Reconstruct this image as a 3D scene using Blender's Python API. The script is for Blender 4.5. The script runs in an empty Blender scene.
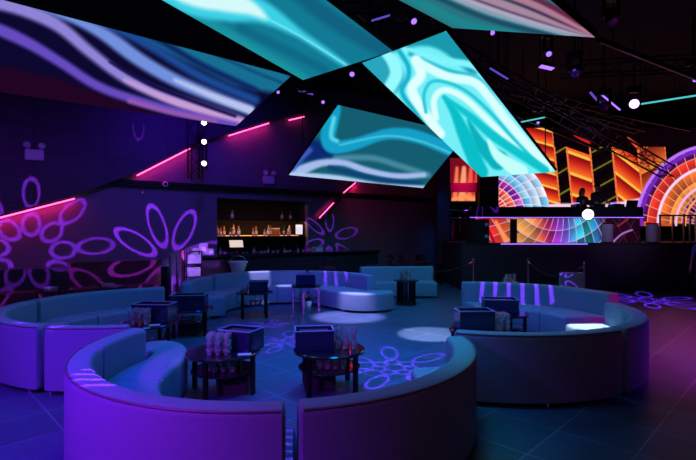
import bpy, bmesh, math, random
import numpy as np
from mathutils import Vector, Matrix
R = math.radians
PI = math.pi
rnd = random.Random(7)
C = bpy.context.scene.collection
F, EYE, HZ = 464.0, 1.75, 232.0

def P(px, py, Y):
    return Vector(((px - 348) / F * Y, Y, EYE - (py - HZ) / F * Y))

def lin(c):
    c = np.asarray(c, float) / 255.0
    return np.where(c <= .04045, c / 12.92, ((c + .055) / 1.055) ** 2.4)

# ------------------------------------------------------------------ materials
MATS = {}
def mat(name, col, rough=.5, metal=0., trans=0., emit=None, estr=1., spec=.5, bump=None, noise=None, coat=0., alpha=1., ior=1.45):
    m = bpy.data.materials.new(name); m.use_nodes = True
    nt = m.node_tree; b = nt.nodes['Principled BSDF']
    b.inputs['Base Color'].default_value = (*col, 1)
    b.inputs['Roughness'].default_value = rough
    b.inputs['Metallic'].default_value = metal
    b.inputs['Transmission Weight'].default_value = trans
    b.inputs['Specular IOR Level'].default_value = spec
    b.inputs['Coat Weight'].default_value = coat
    b.inputs['IOR'].default_value = ior
    if emit:
        b.inputs['Emission Color'].default_value = (*emit, 1)
        b.inputs['Emission Strength'].default_value = estr
    tc = nt.nodes.new('ShaderNodeTexCoord')
    if noise:
        sc, amt = noise
        n = nt.nodes.new('ShaderNodeTexNoise'); n.inputs['Scale'].default_value = sc; n.inputs['Detail'].default_value = 4
        mx = nt.nodes.new('ShaderNodeMix'); mx.data_type = 'RGBA'
        mx.inputs[6].default_value = (*[c * (1 - amt) for c in col], 1); mx.inputs[7].default_value = (*[min(1, c * (1 + amt)) for c in col], 1)
        nt.links.new(tc.outputs['Object'], n.inputs['Vector']); nt.links.new(n.outputs['Fac'], mx.inputs[0])
        nt.links.new(mx.outputs[2], b.inputs['Base Color'])
    if bump:
        sc, st = bump
        n = nt.nodes.new('ShaderNodeTexNoise'); n.inputs['Scale'].default_value = sc; n.inputs['Detail'].default_value = 2
        bp = nt.nodes.new('ShaderNodeBump'); bp.inputs['Strength'].default_value = st; bp.inputs['Distance'].default_value = .01
        nt.links.new(tc.outputs['Object'], n.inputs['Vector']); nt.links.new(n.outputs['Fac'], bp.inputs['Height'])
        nt.links.new(bp.outputs['Normal'], b.inputs['Normal'])
    MATS[name] = m
    return m

mat('upholstery', (.20, .30, .38), .6, spec=.22, noise=(60, .12), bump=(240, .35))
mat('piping', (.12, .11, .13), .5)
mat('black_metal', (.012, .012, .015), .4, .6)
mat('ceiling_black', (.004, .004, .006), .9)
mat('black_gloss', (.012, .012, .018), .12, 0, coat=.4)
mat('black_matte', (.014, .013, .016), .75, noise=(6, .4))
mat('dark_panel', (.035, .033, .04), .5, noise=(3, .25))
mat('chrome', (.75, .75, .78), .15, 1.)
mat('brass', (.8, .6, .35), .3, 1.)
mat('glass', (.95, .95, 1.), .04, trans=.82, spec=1., coat=1., ior=1.6)
mat('acrylic', (.03, .035, .13), .1, trans=.5, spec=.9)
mat('acrylic_edge', (.45, .5, .8), .15, trans=.2, spec=.9)
mat('white_plastic', (.75, .74, .75), .4)
mat('grey_cloth', (.30, .30, .31), .6, bump=(200, .4))
mat('skin', (.5, .3, .22), .5)
mat('hair_dark', (.02, .015, .012), .5, noise=(40, .4))
mat('shirt_black', (.02, .02, .024), .8)
mat('shirt_blue', (.25, .28, .55), .8)
mat('denim', (.03, .035, .07), .8)
mat('rope_velvet', (.05, .04, .06), .8)
mat('lens_white', (.9, .9, 1), .2, emit=(.85, .8, 1), estr=6)
mat('lens_violet', (.9, .8, 1), .2, emit=(.55, .25, 1), estr=7)
mat('lens_soft', (.6, .5, 1), .2, emit=(.35, .15, 1), estr=1.6)
mat('lens_off', (.08, .06, .18), .1, coat=.5)
mat('led_pink', (1, .1, .3), .4, emit=(1., .05, .22), estr=9)
mat('led_teal', (.1, 1, .8), .4, emit=(.08, .6, .6), estr=1.)
mat('led_amber', (1, .5, .2), .4, emit=(1, .36, .1), estr=2.5)
mat('led_amber_dim', (1, .5, .2), .4, emit=(1, .3, .1), estr=1.2)
mat('screen_cream', (.9, .8, .6), .4, emit=(1, .8, .5), estr=.75)
mat('screen_white', (.9, .8, .8), .4, emit=(.8, .75, .9), estr=.9)
mat('led_orange', (1, .5, .2), .4, emit=(1, .2, .05), estr=.8)
mat('poster', (.55, .45, .62), .5, noise=(9, .5))
mat('carton', (.45, .38, .55), .55, noise=(14, .4))
mat('red_fabric', (.10, .025, .035), .6, bump=(150, .3))
mat('amber_glass', (.75, .32, .08), .1, trans=.5, spec=.9)
mat('clear_bottle', (.8, .75, .65), .08, trans=.6, spec=.9)
mat('green_bottle', (.1, .3, .12), .1, trans=.5, spec=.9)
mat('label_paper', (.85, .75, .55), .6)
mat('red_plastic', (.5, .05, .05), .4)
mat('wall_lower', (.16, .15, .19), .7, noise=(2, .12))

def tile_mat(name, c1, grout, size, rot, off, rough, mortar=.012, nz=.3):
    m = bpy.data.materials.new(name); m.use_nodes = True
    nt = m.node_tree; b = nt.nodes['Principled BSDF']
    tc = nt.nodes.new('ShaderNodeTexCoord'); mp = nt.nodes.new('ShaderNodeMapping')
    mp.inputs['Rotation'].default_value = rot; mp.inputs['Location'].default_value = off
    br = nt.nodes.new('ShaderNodeTexBrick'); br.offset = 0; br.squash = 1
    br.inputs['Scale'].default_value = 1; br.inputs['Brick Width'].default_value = size[0]; br.inputs['Row Height'].default_value = size[1]
    br.inputs['Mortar Size'].default_value = mortar; br.inputs['Mortar Smooth'].default_value = .2
    br.inputs['Color1'].default_value = (*c1, 1); br.inputs['Color2'].default_value = (*[c * .8 for c in c1], 1); br.inputs['Mortar'].default_value = (*grout, 1)
    n = nt.nodes.new('ShaderNodeTexNoise'); n.inputs['Scale'].default_value = 5; n.inputs['Detail'].default_value = 6
    mx = nt.nodes.new('ShaderNodeMix'); mx.data_type = 'RGBA'; mx.blend_type = 'MULTIPLY'; mx.inputs[0].default_value = nz
    nt.links.new(tc.outputs['Object'], mp.inputs['Vector']); nt.links.new(mp.outputs['Vector'], br.inputs['Vector'])
    nt.links.new(tc.outputs['Object'], n.inputs['Vector'])
    nt.links.new(br.outputs['Color'], mx.inputs[6]); nt.links.new(n.outputs['Fac'], mx.inputs[7])
    nt.links.new(mx.outputs[2], b.inputs['Base Color'])
    b.inputs['Roughness'].default_value = rough
    MATS[name] = m
# floor tiles laid at 45 degrees, .615 m
tile_mat('floor_tiles', (.065, .125, .20), (.17, .25, .36), (.615, .615), (0, 0, R(-45)), (3.797, 1.485, 0), .42, .008)
tile_mat('wall_blocks', (.075, .07, .095), (.035, .032, .045), (1.2, .6), (R(90), 0, 0), (0, 0, 0), .6, .012)

# emissive picture on a LED screen: colours live in a point attribute of the screen mesh
def led_mat():
    m = bpy.data.materials.new('led_picture'); m.use_nodes = True
    nt = m.node_tree; nt.nodes.clear()
    o = nt.nodes.new('ShaderNodeOutputMaterial'); e = nt.nodes.new('ShaderNodeEmission'); a = nt.nodes.new('ShaderNodeAttribute')
    a.attribute_name = 'pixels'; nt.links.new(a.outputs['Color'], e.inputs['Color']); e.inputs['Strength'].default_value = 1.
    nt.links.new(e.outputs[0], o.inputs[0]); MATS['led_picture'] = m
led_mat()

# ------------------------------------------------------------------ mesh builder
class MB:
    def __init__(s): s.bm = bmesh.new()
    def box(s, c, size, rz=0., bev=0., rot=None):
        bm2 = bmesh.new(); bmesh.ops.create_cube(bm2, size=1)
        for v in bm2.verts: v.co = Vector((v.co.x * size[0], v.co.y * size[1], v.co.z * size[2]))
        if bev: bmesh.ops.bevel(bm2, geom=bm2.edges[:], offset=bev, segments=2, affect='EDGES')
        M = Matrix.Translation(c) @ (rot if rot is not None else Matrix.Rotation(rz, 4, 'Z'))
        s._merge(bm2, M); return s
    def _merge(s, bm2, M):
        mp = {}
        for v in bm2.verts: mp[v] = s.bm.verts.new(M @ v.co)
        for f in bm2.faces:
            try: s.bm.faces.new([mp[v] for v in f.verts])
            except ValueError: pass
        bm2.free()
    def prism(s, poly, z0, z1, bev=0., seg=3):
        bm2 = bmesh.new()
        a = [bm2.verts.new((p[0], p[1], z0)) for p in poly]; b = [bm2.verts.new((p[0], p[1], z1)) for p in poly]
        n = len(poly); bm2.faces.new(a[::-1]); top = bm2.faces.new(b)
        for i in range(n): bm2.faces.new((a[i], a[(i + 1) % n], b[(i + 1) % n], b[i]))
        bmesh.ops.recalc_face_normals(bm2, faces=bm2.faces[:])
        if bev: bmesh.ops.bevel(bm2, geom=[e for e in top.edges], offset=bev, segments=seg, affect='EDGES', profile=.5)
        s._merge(bm2, Matrix.Identity(4)); return s
    def hull(s, A, B):           # two matching loops of 3d points
        n = len(A); a = [s.bm.verts.new(p) for p in A]; b = [s.bm.verts.new(p) for p in B]
        s.bm.faces.new(a[::-1]); s.bm.faces.new(b)
        for i in range(n): s.bm.faces.new((a[i], a[(i + 1) % n], b[(i + 1) % n], b[i]))
        return s
    def tube(s, pts, r, n=8, closed=False):
        pts = [Vector(p) for p in pts]; rr = r if isinstance(r, (list, tuple)) else [r] * len(pts)
        rings = []; up = None
        for i, p in enumerate(pts):
            d = (pts[min(i + 1, len(pts) - 1)] - pts[max(i - 1, 0)]).normalized()
            if up is None: up = Vector((0, 0, 1)) if abs(d.z) < .9 else Vector((1, 0, 0))
            x = d.cross(up).normalized(); y = x.cross(d).normalized(); up = y
            rings.append([s.bm.verts.new(p + x * rr[i] * math.cos(2 * PI * k / n) + y * rr[i] * math.sin(2 * PI * k / n)) for k in range(n)])
        for a, b in zip(rings, rings[1:]):
            for k in range(n): s.bm.faces.new((a[k], a[(k + 1) % n], b[(k + 1) % n], b[k]))
        s.bm.faces.new(rings[0][::-1]); s.bm.faces.new(rings[-1]); return s
    def lathe(s, prof, c=(0, 0, 0), n=20, M=None):
        M = M or Matrix.Identity(4); c = Vector(c); rings = []
        for r, z in prof:
            r = max(r, .0004)
            rings.append([s.bm.verts.new(c + M @ Vector((r * math.cos(2 * PI * k / n), r * math.sin(2 * PI * k / n), z))) for k in range(n)])
        for a, b in zip(rings, rings[1:]):
            for k in range(n): s.bm.faces.new((a[k], a[(k + 1) % n], b[(k + 1) % n], b[k]))
        s.bm.faces.new(rings[0][::-1]); s.bm.faces.new(rings[-1]); return s
    def arc(s, c, a0, a1, prof, n=28, rnd_=.02):
        cr = sum(p[0] for p in prof) / len(prof); cz = sum(p[1] for p in prof) / len(prof)
        rings = []; da = rnd_ / max(cr, .1) * (1 if a1 > a0 else -1)
        angs = [(a0, .035), (a0 + da * .4, .012), (a0 + da, 0)] + [(a0 + da + (a1 - a0 - 2 * da) * i / n, 0) for i in range(1, n)] + [(a1 - da, 0), (a1 - da * .4, .012), (a1, .035)]
        for a, ins in angs:
            ring = []
            for r, z in prof:
                dr, dz = r - cr, z - cz
                r2 = cr + dr - math.copysign(min(ins, abs(dr)), dr); z2 = cz + dz - math.copysign(min(ins, abs(dz)), dz)
                ring.append(s.bm.verts.new((c[0] + r2 * math.cos(a), c[1] + r2 * math.sin(a), z2)))
            rings.append(ring)
        m = len(prof)
        for a, b in zip(rings, rings[1:]):
            for k in range(m): s.bm.faces.new((a[k], a[(k + 1) % m], b[(k + 1) % m], b[k]))
        s.bm.faces.new(rings[0][::-1]); s.bm.faces.new(rings[-1]); return s
    def build(s, name, m, parent=None, org=(0, 0, 0), smooth=None, label=None):
        bmesh.ops.recalc_face_normals(s.bm, faces=s.bm.faces[:])
        if org != (0, 0, 0):
            o_ = Vector(org)
            for v in s.bm.verts: v.co -= o_
        me = bpy.data.meshes.new(name); s.bm.to_mesh(me); s.bm.free()
        if smooth is not None:
            me.polygons.foreach_set('use_smooth', [True] * len(me.polygons))
            me.set_sharp_from_angle(angle=R(smooth))
        me.materials.append(MATS[m] if isinstance(m, str) else m)
        o = bpy.data.objects.new(name, me); C.objects.link(o)
        if parent is not None: o.parent = parent
        elif org != (0, 0, 0): o.location = org
        if label: o['label'] = label
        return o

def tag(o, label=None, cat=None, group=None, kind=None):
    if label: o['label'] = label
    if cat: o['category'] = cat
    if group: o['group'] = group
    if kind: o['kind'] = kind
    return o
def thing(name, label, cat, loc=(0, 0, 0), rz=0, group=None):
    o = bpy.data.objects.new(name, None); C.objects.link(o); o.location = loc; o.rotation_euler = (0, 0, rz); o.empty_display_size = .1
    return tag(o, label, cat, group)
KIDS = {}
def kids(o): return [c for c in C.objects if c.parent == o]
def dup(o, loc, rz=0, label=None, group=None, parent=None, rot=None):
    c = o.copy(); C.objects.link(c)
    if parent is not None: c.parent = parent
    else:
        c.location = loc; c.rotation_euler = rot if rot else (0, 0, rz)
    if label: c['label'] = label
    if group: c['group'] = group
    for ch in kids(o): dup(ch, None, parent=c)
    return c
def struct(o): o['kind'] = 'structure'; return o

def rrect(r0, r1, z0, z1, rad, seg=4, bottom=.01):
    pts = []
    for (cx, cz, a0, rr) in ((r1 - bottom, z0 + bottom, -90, bottom), (r1 - rad, z1 - rad, 0, rad), (r0 + rad, z1 - rad, 90, rad), (r0 + bottom, z0 + bottom, 180, bottom)):
        for k in range(seg + 1):
            a = R(a0 + 90 * k / seg); pts.append((cx + rr * math.cos(a), cz + rr * math.sin(a)))
    return pts

# ------------------------------------------------------------------ room shell
WN = Vector((.579, -.815, 0))           # bar wall normal, into the room
WD = Vector((.815, .579, 0))
def wallY(px): return 16.109 / (1 - .71 * (px - 348) / F)
def W(px, py, off=0.): return P(px, py, wallY(px)) + WN * off
CZ = 6.6
def wl(X): return (X, 10.5 + .71 * (X + 7.9))
A0, A1 = wl(-12), wl(4.4)
def slab(name, poly, z0, z1, m):
    return struct(MB().prism(poly, z0, z1).build(name, m))
slab('floor', [(-12.2, -4.2), (14.7, -4.2), (14.7, 19.6), (-12.2, 19.6)], -.1, 0, 'floor_tiles')
slab('ceiling', [(-12.2, -4.2), (14.7, -4.2), (14.7, 19.6), (-12.2, 19.6)], CZ, CZ + .1, 'ceiling_black')
slab('wall_right', [(14.5, -4), (14.7, -4), (14.7, 19.4), (14.5, 19.4)], 0, CZ, 'ceiling_black')
slab('wall_rear', [(-12, -4.2), (14.5, -4.2), (14.5, -4), (-12, -4)], 0, CZ, 'dark_panel')
slab('wall_side', [(-12.2, -4), (-12, -4), (-12, A0[1]), (-12.2, A0[1])], 0, CZ, 'dark_panel')
slab('wall_back', [(4.4, 19.2), (14.5, 19.2), (14.5, 19.4), (4.4, 19.4)], 0, CZ, 'ceiling_black')
# bar wall with the recess for the back bar cut out: four blocks in one mesh
b0, b1 = W(217, 230), W(308, 230)
zT, zB = 2.74, .0
def wseg(mb, a, b, z0, z1, d=.2):
    a = Vector((a[0], a[1], 0)); b = Vector((b[0], b[1], 0)); q = -WN * d
    mb.prism([tuple(a)[:2], tuple(b)[:2], tuple(b + q)[:2], tuple(a + q)[:2]], z0, z1)
mb = MB(); wseg(mb, A0, b0, 0, CZ); wseg(mb, b0, b1, zT, CZ); wseg(mb, b1, A1, 0, CZ)
bar_wall = struct(mb.build('wall_left', 'wall_lower'))
# recess box
mb = MB()
for (a, b, z0, z1, d0, d1) in ((b0, b1, 0, zT + .1, -.75, -.65), ):
    wseg(mb, Vector(a) + WN * d1, Vector(b) + WN * d1, z0, z1, .1)
mb.build('wall_alcove', 'ceiling_black')['kind'] = 'structure'
mb = MB(); e = Vector(b0) - WD * .04
wseg(mb, e - WN * .2, e - WN * .2 + WD * .04, 0, zT + .1, .45); e = Vector(b1)
wseg(mb, e - WN * .2, e - WN * .2 + WD * .04, 0, zT + .1, .45)
mb.build('trim_2', 'black_matte')['kind'] = 'structure'
mb = MB(); wseg(mb, Vector(b0) - WN * .2, Vector(b1) - WN * .2, zT, zT + .1, .45)
mb.build('trim_3', 'black_matte')['kind'] = 'structure'

# folded wall facets standing proud of the wall, with pink light strips under their slanted edges
def facet(name, pts, d, m, org=None):
    A = [W(x, y, .0) for x, y in pts]; B = [p + WN * d for p in A]
    return struct(MB().hull(A, B).build(name, m))
facet('wall_facet_upper', [(-110, 243.5), (74, 196), (136, 173), (190, 146), (268, 121), (302, 115), (302, 92), (190, 40), (-110, -25)], .28, 'wall_blocks')
facet('wall_facet_fin', [(353, 179), (356, 181), (320, 222), (316, 220)], .14, 'dark_panel')
def strip(p, q, d, r, label, m='led_pink'):
    a, b = W(*p, d), W(*q, d)
    t = thing('neon_strip', label, 'strip light', a)
    MB().tube([a, b], r, 8).build('tube', m, t, org=tuple(a))
    u = (b - a).normalized(); up = Vector((0, 0, 1)); n = u.cross(WN).normalized()
    if n.z < 0: n = -n
    k = n * (r + .012)
    MB().hull([a + k + WN * -.03, a + k + WN * .03, a + k * 1.9 + WN * .03, a + k * 1.9 + WN * -.03],
              [b + k + WN * -.03, b + k + WN * .03, b + k * 1.9 + WN * .03, b + k * 1.9 + WN * -.03]).build('channel', 'black_metal', t, org=tuple(a))
strip((-30, 225.6), (74, 199), .13, .014, 'long pink light strip along the slanted wall edge at far left', )
strip((136, 176), (189, 149), .13, .014, 'pink light strip on the slanted wall edge left of the hanging truss')
strip((227, 136.5), (267, 124), .13, .014, 'pink light strip right below the lilac striped ceiling screen corner')
strip((287, 121), (302, 117.5), .13, .014, 'short pink light strip beside the dark teal hanging screen')
strip((341, 193), (353, 183), .155, .014, 'upper short red-pink strip under the dark teal screen')
strip((317, 218), (331, 203), .155, .014, 'lower red-pink strip slanting beside the back bar')
# dark service ledge running along the wall
a, b = W(-40, 174, .08), W(448, 200.5, .08)
a.z = b.z = 3.02
mb = MB(); wseg(mb, a + WN * .04, b + WN * .04, 2.93, 3.1, .14); mb.build('trim_1', 'black_metal')['kind'] = 'structure'

# column
mb = MB(); c = P(442.5, 230, 17.2)
mb.box((c.x, c.y, CZ / 2), (.46, .5, CZ), 0, .02); mb.build('column', 'dark_panel')['kind'] = 'structure'

# ------------------------------------------------------------------ LED pictures
def smooth(pts, n=10):
    pts = [np.array(p, float) for p in pts]
    if len(pts) < 3: return np.array(pts)
    out = []
    for i in range(len(pts) - 1):
        p0 = pts[max(i - 1, 0)]; p1 = pts[i]; p2 = pts[i + 1]; p3 = pts[min(i + 2, len(pts) - 1)]
        for k in range(n):
            t = k / n
            out.append(.5 * ((2 * p1) + (-p0 + p2) * t + (2 * p0 - 5 * p1 + 4 * p2 - p3) * t * t + (-p0 + 3 * p1 - 3 * p2 + p3) * t ** 3))
    out.append(pts[-1]); return np.array(out)
def stroke(img, X, Y, pts, w, col, soft=3., a=1.):
    q = smooth(pts); ws = np.interp(np.linspace(0, 1, len(q)), np.linspace(0, 1, len(w)), w) if isinstance(w, (list, tuple)) else np.full(len(q), w)
    best = np.full(X.shape, -1e9)
    for i in range(len(q) - 1):
        p, d = q[i], q[i + 1] - q[i]; L = max(d @ d, 1e-9)
        t = np.clip(((X - p[0]) * d[0] + (Y - p[1]) * d[1]) / L, 0, 1)
        dist = np.hypot(X - p[0] - t * d[0], Y - p[1] - t * d[1])
        best = np.maximum(best, (ws[i] + t * (ws[i + 1] - ws[i])) / 2 - dist)
    al = np.clip(best / soft + .5, 0, 1); al = (al * al * (3 - 2 * al) * a)[..., None]
    return img * (1 - al) + np.array(col, float) * al
def screen_mesh(name, corners, nu, nv, paint, parent, org, off=None):
    c = [Vector(p) for p in corners]      # TL TR BR BL
    us, vs = np.meshgrid(np.linspace(0, 1, nu), np.linspace(0, 1, nv))
    c_ = [np.array(p) for p in c]
    Pts = ((1 - us)[..., None] * (1 - vs)[..., None] * c_[0] + us[..., None] * (1 - vs)[..., None] * c_[1] + us[..., None] * vs[..., None] * c_[2] + (1 - us)[..., None] * vs[..., None] * c_[3])
    X = 348 + F * Pts[..., 0] / Pts[..., 1]; Y = HZ - F * (Pts[..., 2] - EYE) / Pts[..., 1]   # picture units of the screen content
    img = paint(X, Y)
    v = (Pts - np.array(org)).reshape(-1, 3)
    me = bpy.data.meshes.new(name)
    idx = np.arange(nu * nv).reshape(nv, nu)
    fs = np.stack([idx[:-1, :-1], idx[:-1, 1:], idx[1:, 1:], idx[1:, :-1]], -1).reshape(-1, 4)
    me.vertices.add(len(v)); me.vertices.foreach_set('co', v.ravel())
    me.loops.add(fs.size); me.loops.foreach_set('vertex_index', fs.ravel().astype(np.int32))
    me.polygons.add(len(fs)); me.polygons.foreach_set('loop_start', (np.arange(len(fs)) * 4).astype(np.int32))
    me.update(calc_edges=True); me.validate()
    at = me.attributes.new('pixels', 'FLOAT_COLOR', 'POINT')
    col = np.ones((nu * nv, 4), np.float32); col[:, :3] = lin(np.clip(img, 0, 255)).reshape(-1, 3)
    at.data.foreach_set('color', col.ravel())
    me.materials.append(MATS['led_picture'])
    o = bpy.data.objects.new(name, me); C.objects.link(o); o.parent = parent
    return o

def base(X, col):
    return np.zeros(X.shape + (3,)) + np.array(col, float)
def lines(img, X, Y, amt=.06):           # fine rows of the LED modules
    return img * (1 - amt * (np.sin((X * .35 + Y) * 2.1) > .2))[..., None]
def pA(X, Y):
    im = base(X, (12, 8, 48)); im = stroke(im, X, Y, [(-20, 85), (60, 98), (150, 118), (236, 128)], [50, 36, 14, 4], (34, 4, 36), 12)
    im = stroke(im, X, Y, [(120, 20), (190, 45), (240, 68), (285, 84)], [20, 34, 36, 20], (24, 112, 150), 8)
    im = stroke(im, X, Y, [(60, 14), (110, 26), (150, 46), (200, 76), (255, 100)], 9, (28, 74, 150), 8)
    im = stroke(im, X, Y, [(90, 16), (150, 36), (200, 64), (255, 90)], 6, (14, 40, 100), 6)
    im = stroke(im, X, Y, [(150, 30), (200, 48), (250, 70), (285, 84)], 3, (16, 80, 120), 4)
    im = stroke(im, X, Y, [(-40, -2), (0, 3), (30, 12), (60, 27), (90, 52), (125, 78), (165, 96), (205, 110), (240, 122)], [14, 14, 12, 10, 12, 12], (146, 134, 220), 7)
    im = stroke(im, X, Y, [(125, 80), (165, 98), (205, 112), (240, 124)], [3, 8, 12], (206, 160, 216), 6)
    im = stroke(im, X, Y, [(40, 8), (75, 20), (105, 35), (140, 60), (175, 80), (215, 97), (250, 110)], [4, 9, 14, 13, 12, 10], (116, 146, 226), 7)
    im = stroke(im, X, Y, [(175, 80), (215, 97), (250, 110)], [3, 6, 8], (190, 200, 240), 5)
    im = stroke(im, X, Y, [(110, 62), (150, 84), (190, 100), (235, 116)], [2, 5, 4, 3], (22, 14, 70), 4)
    im = stroke(im, X, Y, [(-40, 15), (0, 30), (30, 44), (60, 62), (100, 87), (150, 104), (200, 117), (236, 125)], [12, 12, 10, 9, 8, 6], (104, 76, 196), 6)
    im = stroke(im, X, Y, [(130, 101), (170, 112), (215, 121)], 5, (150, 90, 180), 5)
    return lines(im, X, Y, .05)
def pB(X, Y):
    im = base(X, (18, 122, 148))
    im = stroke(im, X, Y, [(270, -30), (330, 18), (395, 56)], 16, (16, 98, 128), 10)
    im = stroke(im, X, Y, [(140, -30), (200, 20), (280, 68), (305, 84)], 16, (26, 146, 160), 10)
    im = stroke(im, X, Y, [(120, -60), (190, -14), (228, 4), (262, 12), (300, 34), (350, 68)], [60, 54, 34, 22, 8, 4], (60, 208, 230), 8)
    im = stroke(im, X, Y, [(120, -60), (190, -18), (222, -2), (250, 8), (266, 18)], [50, 44, 26, 14, 3], (214, 250, 250), 8)
    im = stroke(im, X, Y, [(266, 18), (300, 36), (345, 64)], 1.5, (130, 230, 245), 3)
    im = stroke(im, X, Y, [(240, 28), (290, 52), (325, 70)], 8, (14, 104, 134), 8)
    return im
def pC(X, Y):
    im = base(X, (40, 116, 128))
    im = stroke(im, X, Y, [(380, -20), (430, 8), (470, 26), (520, 36)], 9, (30, 132, 140), 6)
    im = stroke(im, X, Y, [(400, -20), (470, 12), (520, 28), (560, 36)], 5, (30, 74, 100), 5)
    im = stroke(im, X, Y, [(412, -20), (480, 10), (530, 25), (570, 36)], 3.5, (120, 160, 176), 4)
    im = stroke(im, X, Y, [(430, -14), (490, 8), (540, 24), (595, 38)], [8, 8, 7, 5], (172, 166, 190), 5)
    im = stroke(im, X, Y, [(440, -14), (500, 8), (550, 24), (595, 37)], 2.5, (66, 44, 80), 4)
    im = stroke(im, X, Y, [(452, -14), (508, 6), (556, 23), (597, 38)], [8, 8, 6, 4], (168, 134, 158), 4)
    im = stroke(im, X, Y, [(470, -14), (520, 4), (562, 22), (592, 34)], 3, (70, 34, 66), 4)
    im = stroke(im, X, Y, [(484, -14), (530, 3), (570, 22), (598, 38)], [9, 7, 6, 4], (178, 120, 146), 4)
    im = stroke(im, X, Y, [(505, -14), (545, 3), (582, 24)], 5, (104, 36, 66), 4)
    im = stroke(im, X, Y, [(530, -12), (556, 0), (592, 28)], 5, (140, 66, 92), 4)
    return im
def pD(X, Y):
    im = base(X, (118, 240, 248))
    im = stroke(im, X, Y, [(352, 62), (372, 60), (388, 78)], 32, (40, 166, 190), 8)
    im = stroke(im, X, Y, [(385, 44), (420, 36), (446, 42), (474, 64)], 20, (26, 152, 174), 6)
    im = stroke(im, X, Y, [(384, 52), (393, 62), (396, 75), (388, 90)], [8, 12, 13, 12], (150, 250, 255), 4)
    im = stroke(im, X, Y, [(404, 50), (440, 60), (474, 66), (488, 82)], 7, (130, 244, 252), 4)
    im = stroke(im, X, Y, [(400, 52), (408, 66), (408, 78), (402, 92), (414, 110), (440, 140)], 4.5, (20, 176, 204), 4)
    im = stroke(im, X, Y, [(410, 54), (446, 70), (478, 79), (498, 104)], 4, (24, 182, 208), 4)
    im = stroke(im, X, Y, [(416, 60), (421, 75), (412, 90), (424, 112), (440, 134)], 10, (226, 255, 255), 4)
    im = stroke(im, X, Y, [(418, 62), (446, 76), (474, 82), (490, 98), (508, 122), (548, 168)], 9, (216, 255, 255), 4)
    im = stroke(im, X, Y, [(426, 112), (424, 94), (434, 81), (461, 88), (488, 110), (520, 146), (548, 172)], 3.2, (40, 196, 214), 3)
    im = stroke(im, X, Y, [(436, 118), (434, 100), (444, 90), (464, 98), (490, 122), (520, 152)], 6, (220, 255, 252), 3)
    im = stroke(im, X, Y, [(444, 97), (454, 112), (464, 134), (480, 172)], [3, 8, 13, 16], (10, 190, 200), 4)
    im = stroke(im, X, Y, [(444, 97), (470, 116), (496, 138), (545, 170)], [3, 7, 9, 8], (16, 196, 206), 4)
    im = stroke(im, X, Y, [(468, 120), (482, 146), (498, 160)], [2, 12, 20], (10, 178, 190), 4)
    im = stroke(im, X, Y, [(488, 140), (498, 156), (520, 172)], [2, 10, 16], (196, 255, 250), 3)
    return im
def pE(X, Y):
    im = base(X, (20, 92, 112))
    im = stroke(im, X, Y, [(304, 150), (312, 150), (340, 150)], [24, 22, 10], (12, 40, 110), 8)
    im = stroke(im, X, Y, [(330, 90), (334, 107), (331, 122), (328, 138), (334, 147), (355, 144), (388, 134), (418, 137), (455, 152), (475, 160)], [14, 14, 15, 15, 13, 10, 13, 12, 12], (20, 158, 200), 4)
    im = stroke(im, X, Y, [(334, 118), (331, 136), (337, 141)], 4, (90, 214, 232), 4)
    im = stroke(im, X, Y, [(340, 145), (385, 136), (420, 141), (455, 155)], 2, (70, 196, 220), 2.5)
    im = stroke(im, X, Y, [(336, 158), (372, 158), (400, 166), (428, 175)], 6, (70, 134, 158), 5)
    im = stroke(im, X, Y, [(286, 178), (302, 170), (322, 163), (344, 163), (368, 171), (395, 176), (424, 175)], [12, 10, 7, 6, 7, 6, 5], (166, 186, 236), 4)
    im = stroke(im, X, Y, [(290, 172), (300, 160), (310, 150)], 5, (60, 90, 190), 5)
    im = stroke(im, X, Y, [(330, 168), (352, 173), (385, 180), (420, 184)], 5, (14, 66, 116), 4)
    im = stroke(im, X, Y, [(290, 176), (335, 178), (380, 186), (424, 189)], [8, 6, 6, 7], (176, 204, 240), 4)
    return im

def solve4(px, scale):
    r = [P(x, y, 1) - Vector((0, 0, EYE)) for x, y in px]
    A = np.array([[r[1][i], -r[2][i], r[3][i]] for i in range(3)]); d = np.linalg.solve(A, np.array(r[0]))
    return [r[0] * scale + Vector((0, 0, EYE)), r[1] * float(d[0]) * scale + Vector((0, 0, EYE)), r[2] * float(d[1]) * scale + Vector((0, 0, EYE)), r[3] * float(d[2]) * scale + Vector((0, 0, EYE))]
D4 = solve4([(362, 63), (446, 31), (556, 172), (481, 177)], 9.0)
E4 = solve4([(338, 105), (466, 134.6), (423, 188), (289, 175)], 11.0)
tr, br = P(291, 76, 9.3), P(236, 126, 10.65); v = Vector((3.44, 3.76, .235)); A4 = [tr - v, tr, br, br - v]
bl, br = P(303, 80, 8.3), P(393, 51, 6.85); v = Vector((3.51, 3.56, -1.02)); B4 = [bl - v, br - v, br, bl]
l0, r0 = P(452.6, 28, 6.9), P(595, 37.5, 5.57); v = Vector((3.57, 3.64, .164)); C4 = [l0 - v, r0 - v, r0, l0]
def hanging(label, c4, paint, nu, nv):
    n = (c4[1] - c4[0]).cross(c4[3] - c4[0]).normalized()
    if n.z < 0: n = -n
    org = sum(c4, Vector()) / 4
    t = thing('hanging_screen', label, 'LED screen', org, group=None)
    screen_mesh('screen_face', c4, nu, nv, paint, t, org)
    g = n * .006; th = n * .09
    MB().hull([p + g for p in c4], [p + th for p in c4]).build('frame', 'black_metal', t, org=tuple(org))
    for i in range(4):
        q = org + (c4[i] - org) * .86 + th * .9
        mb = MB().tube([q, Vector((q.x, q.y, CZ))], .012, 6); mb.build('suspension_cable', 'black_metal', t, org=tuple(org))
    return t
hanging('hanging LED screen with lilac and blue stripes, at upper left', A4, pA, 340, 130)
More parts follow.
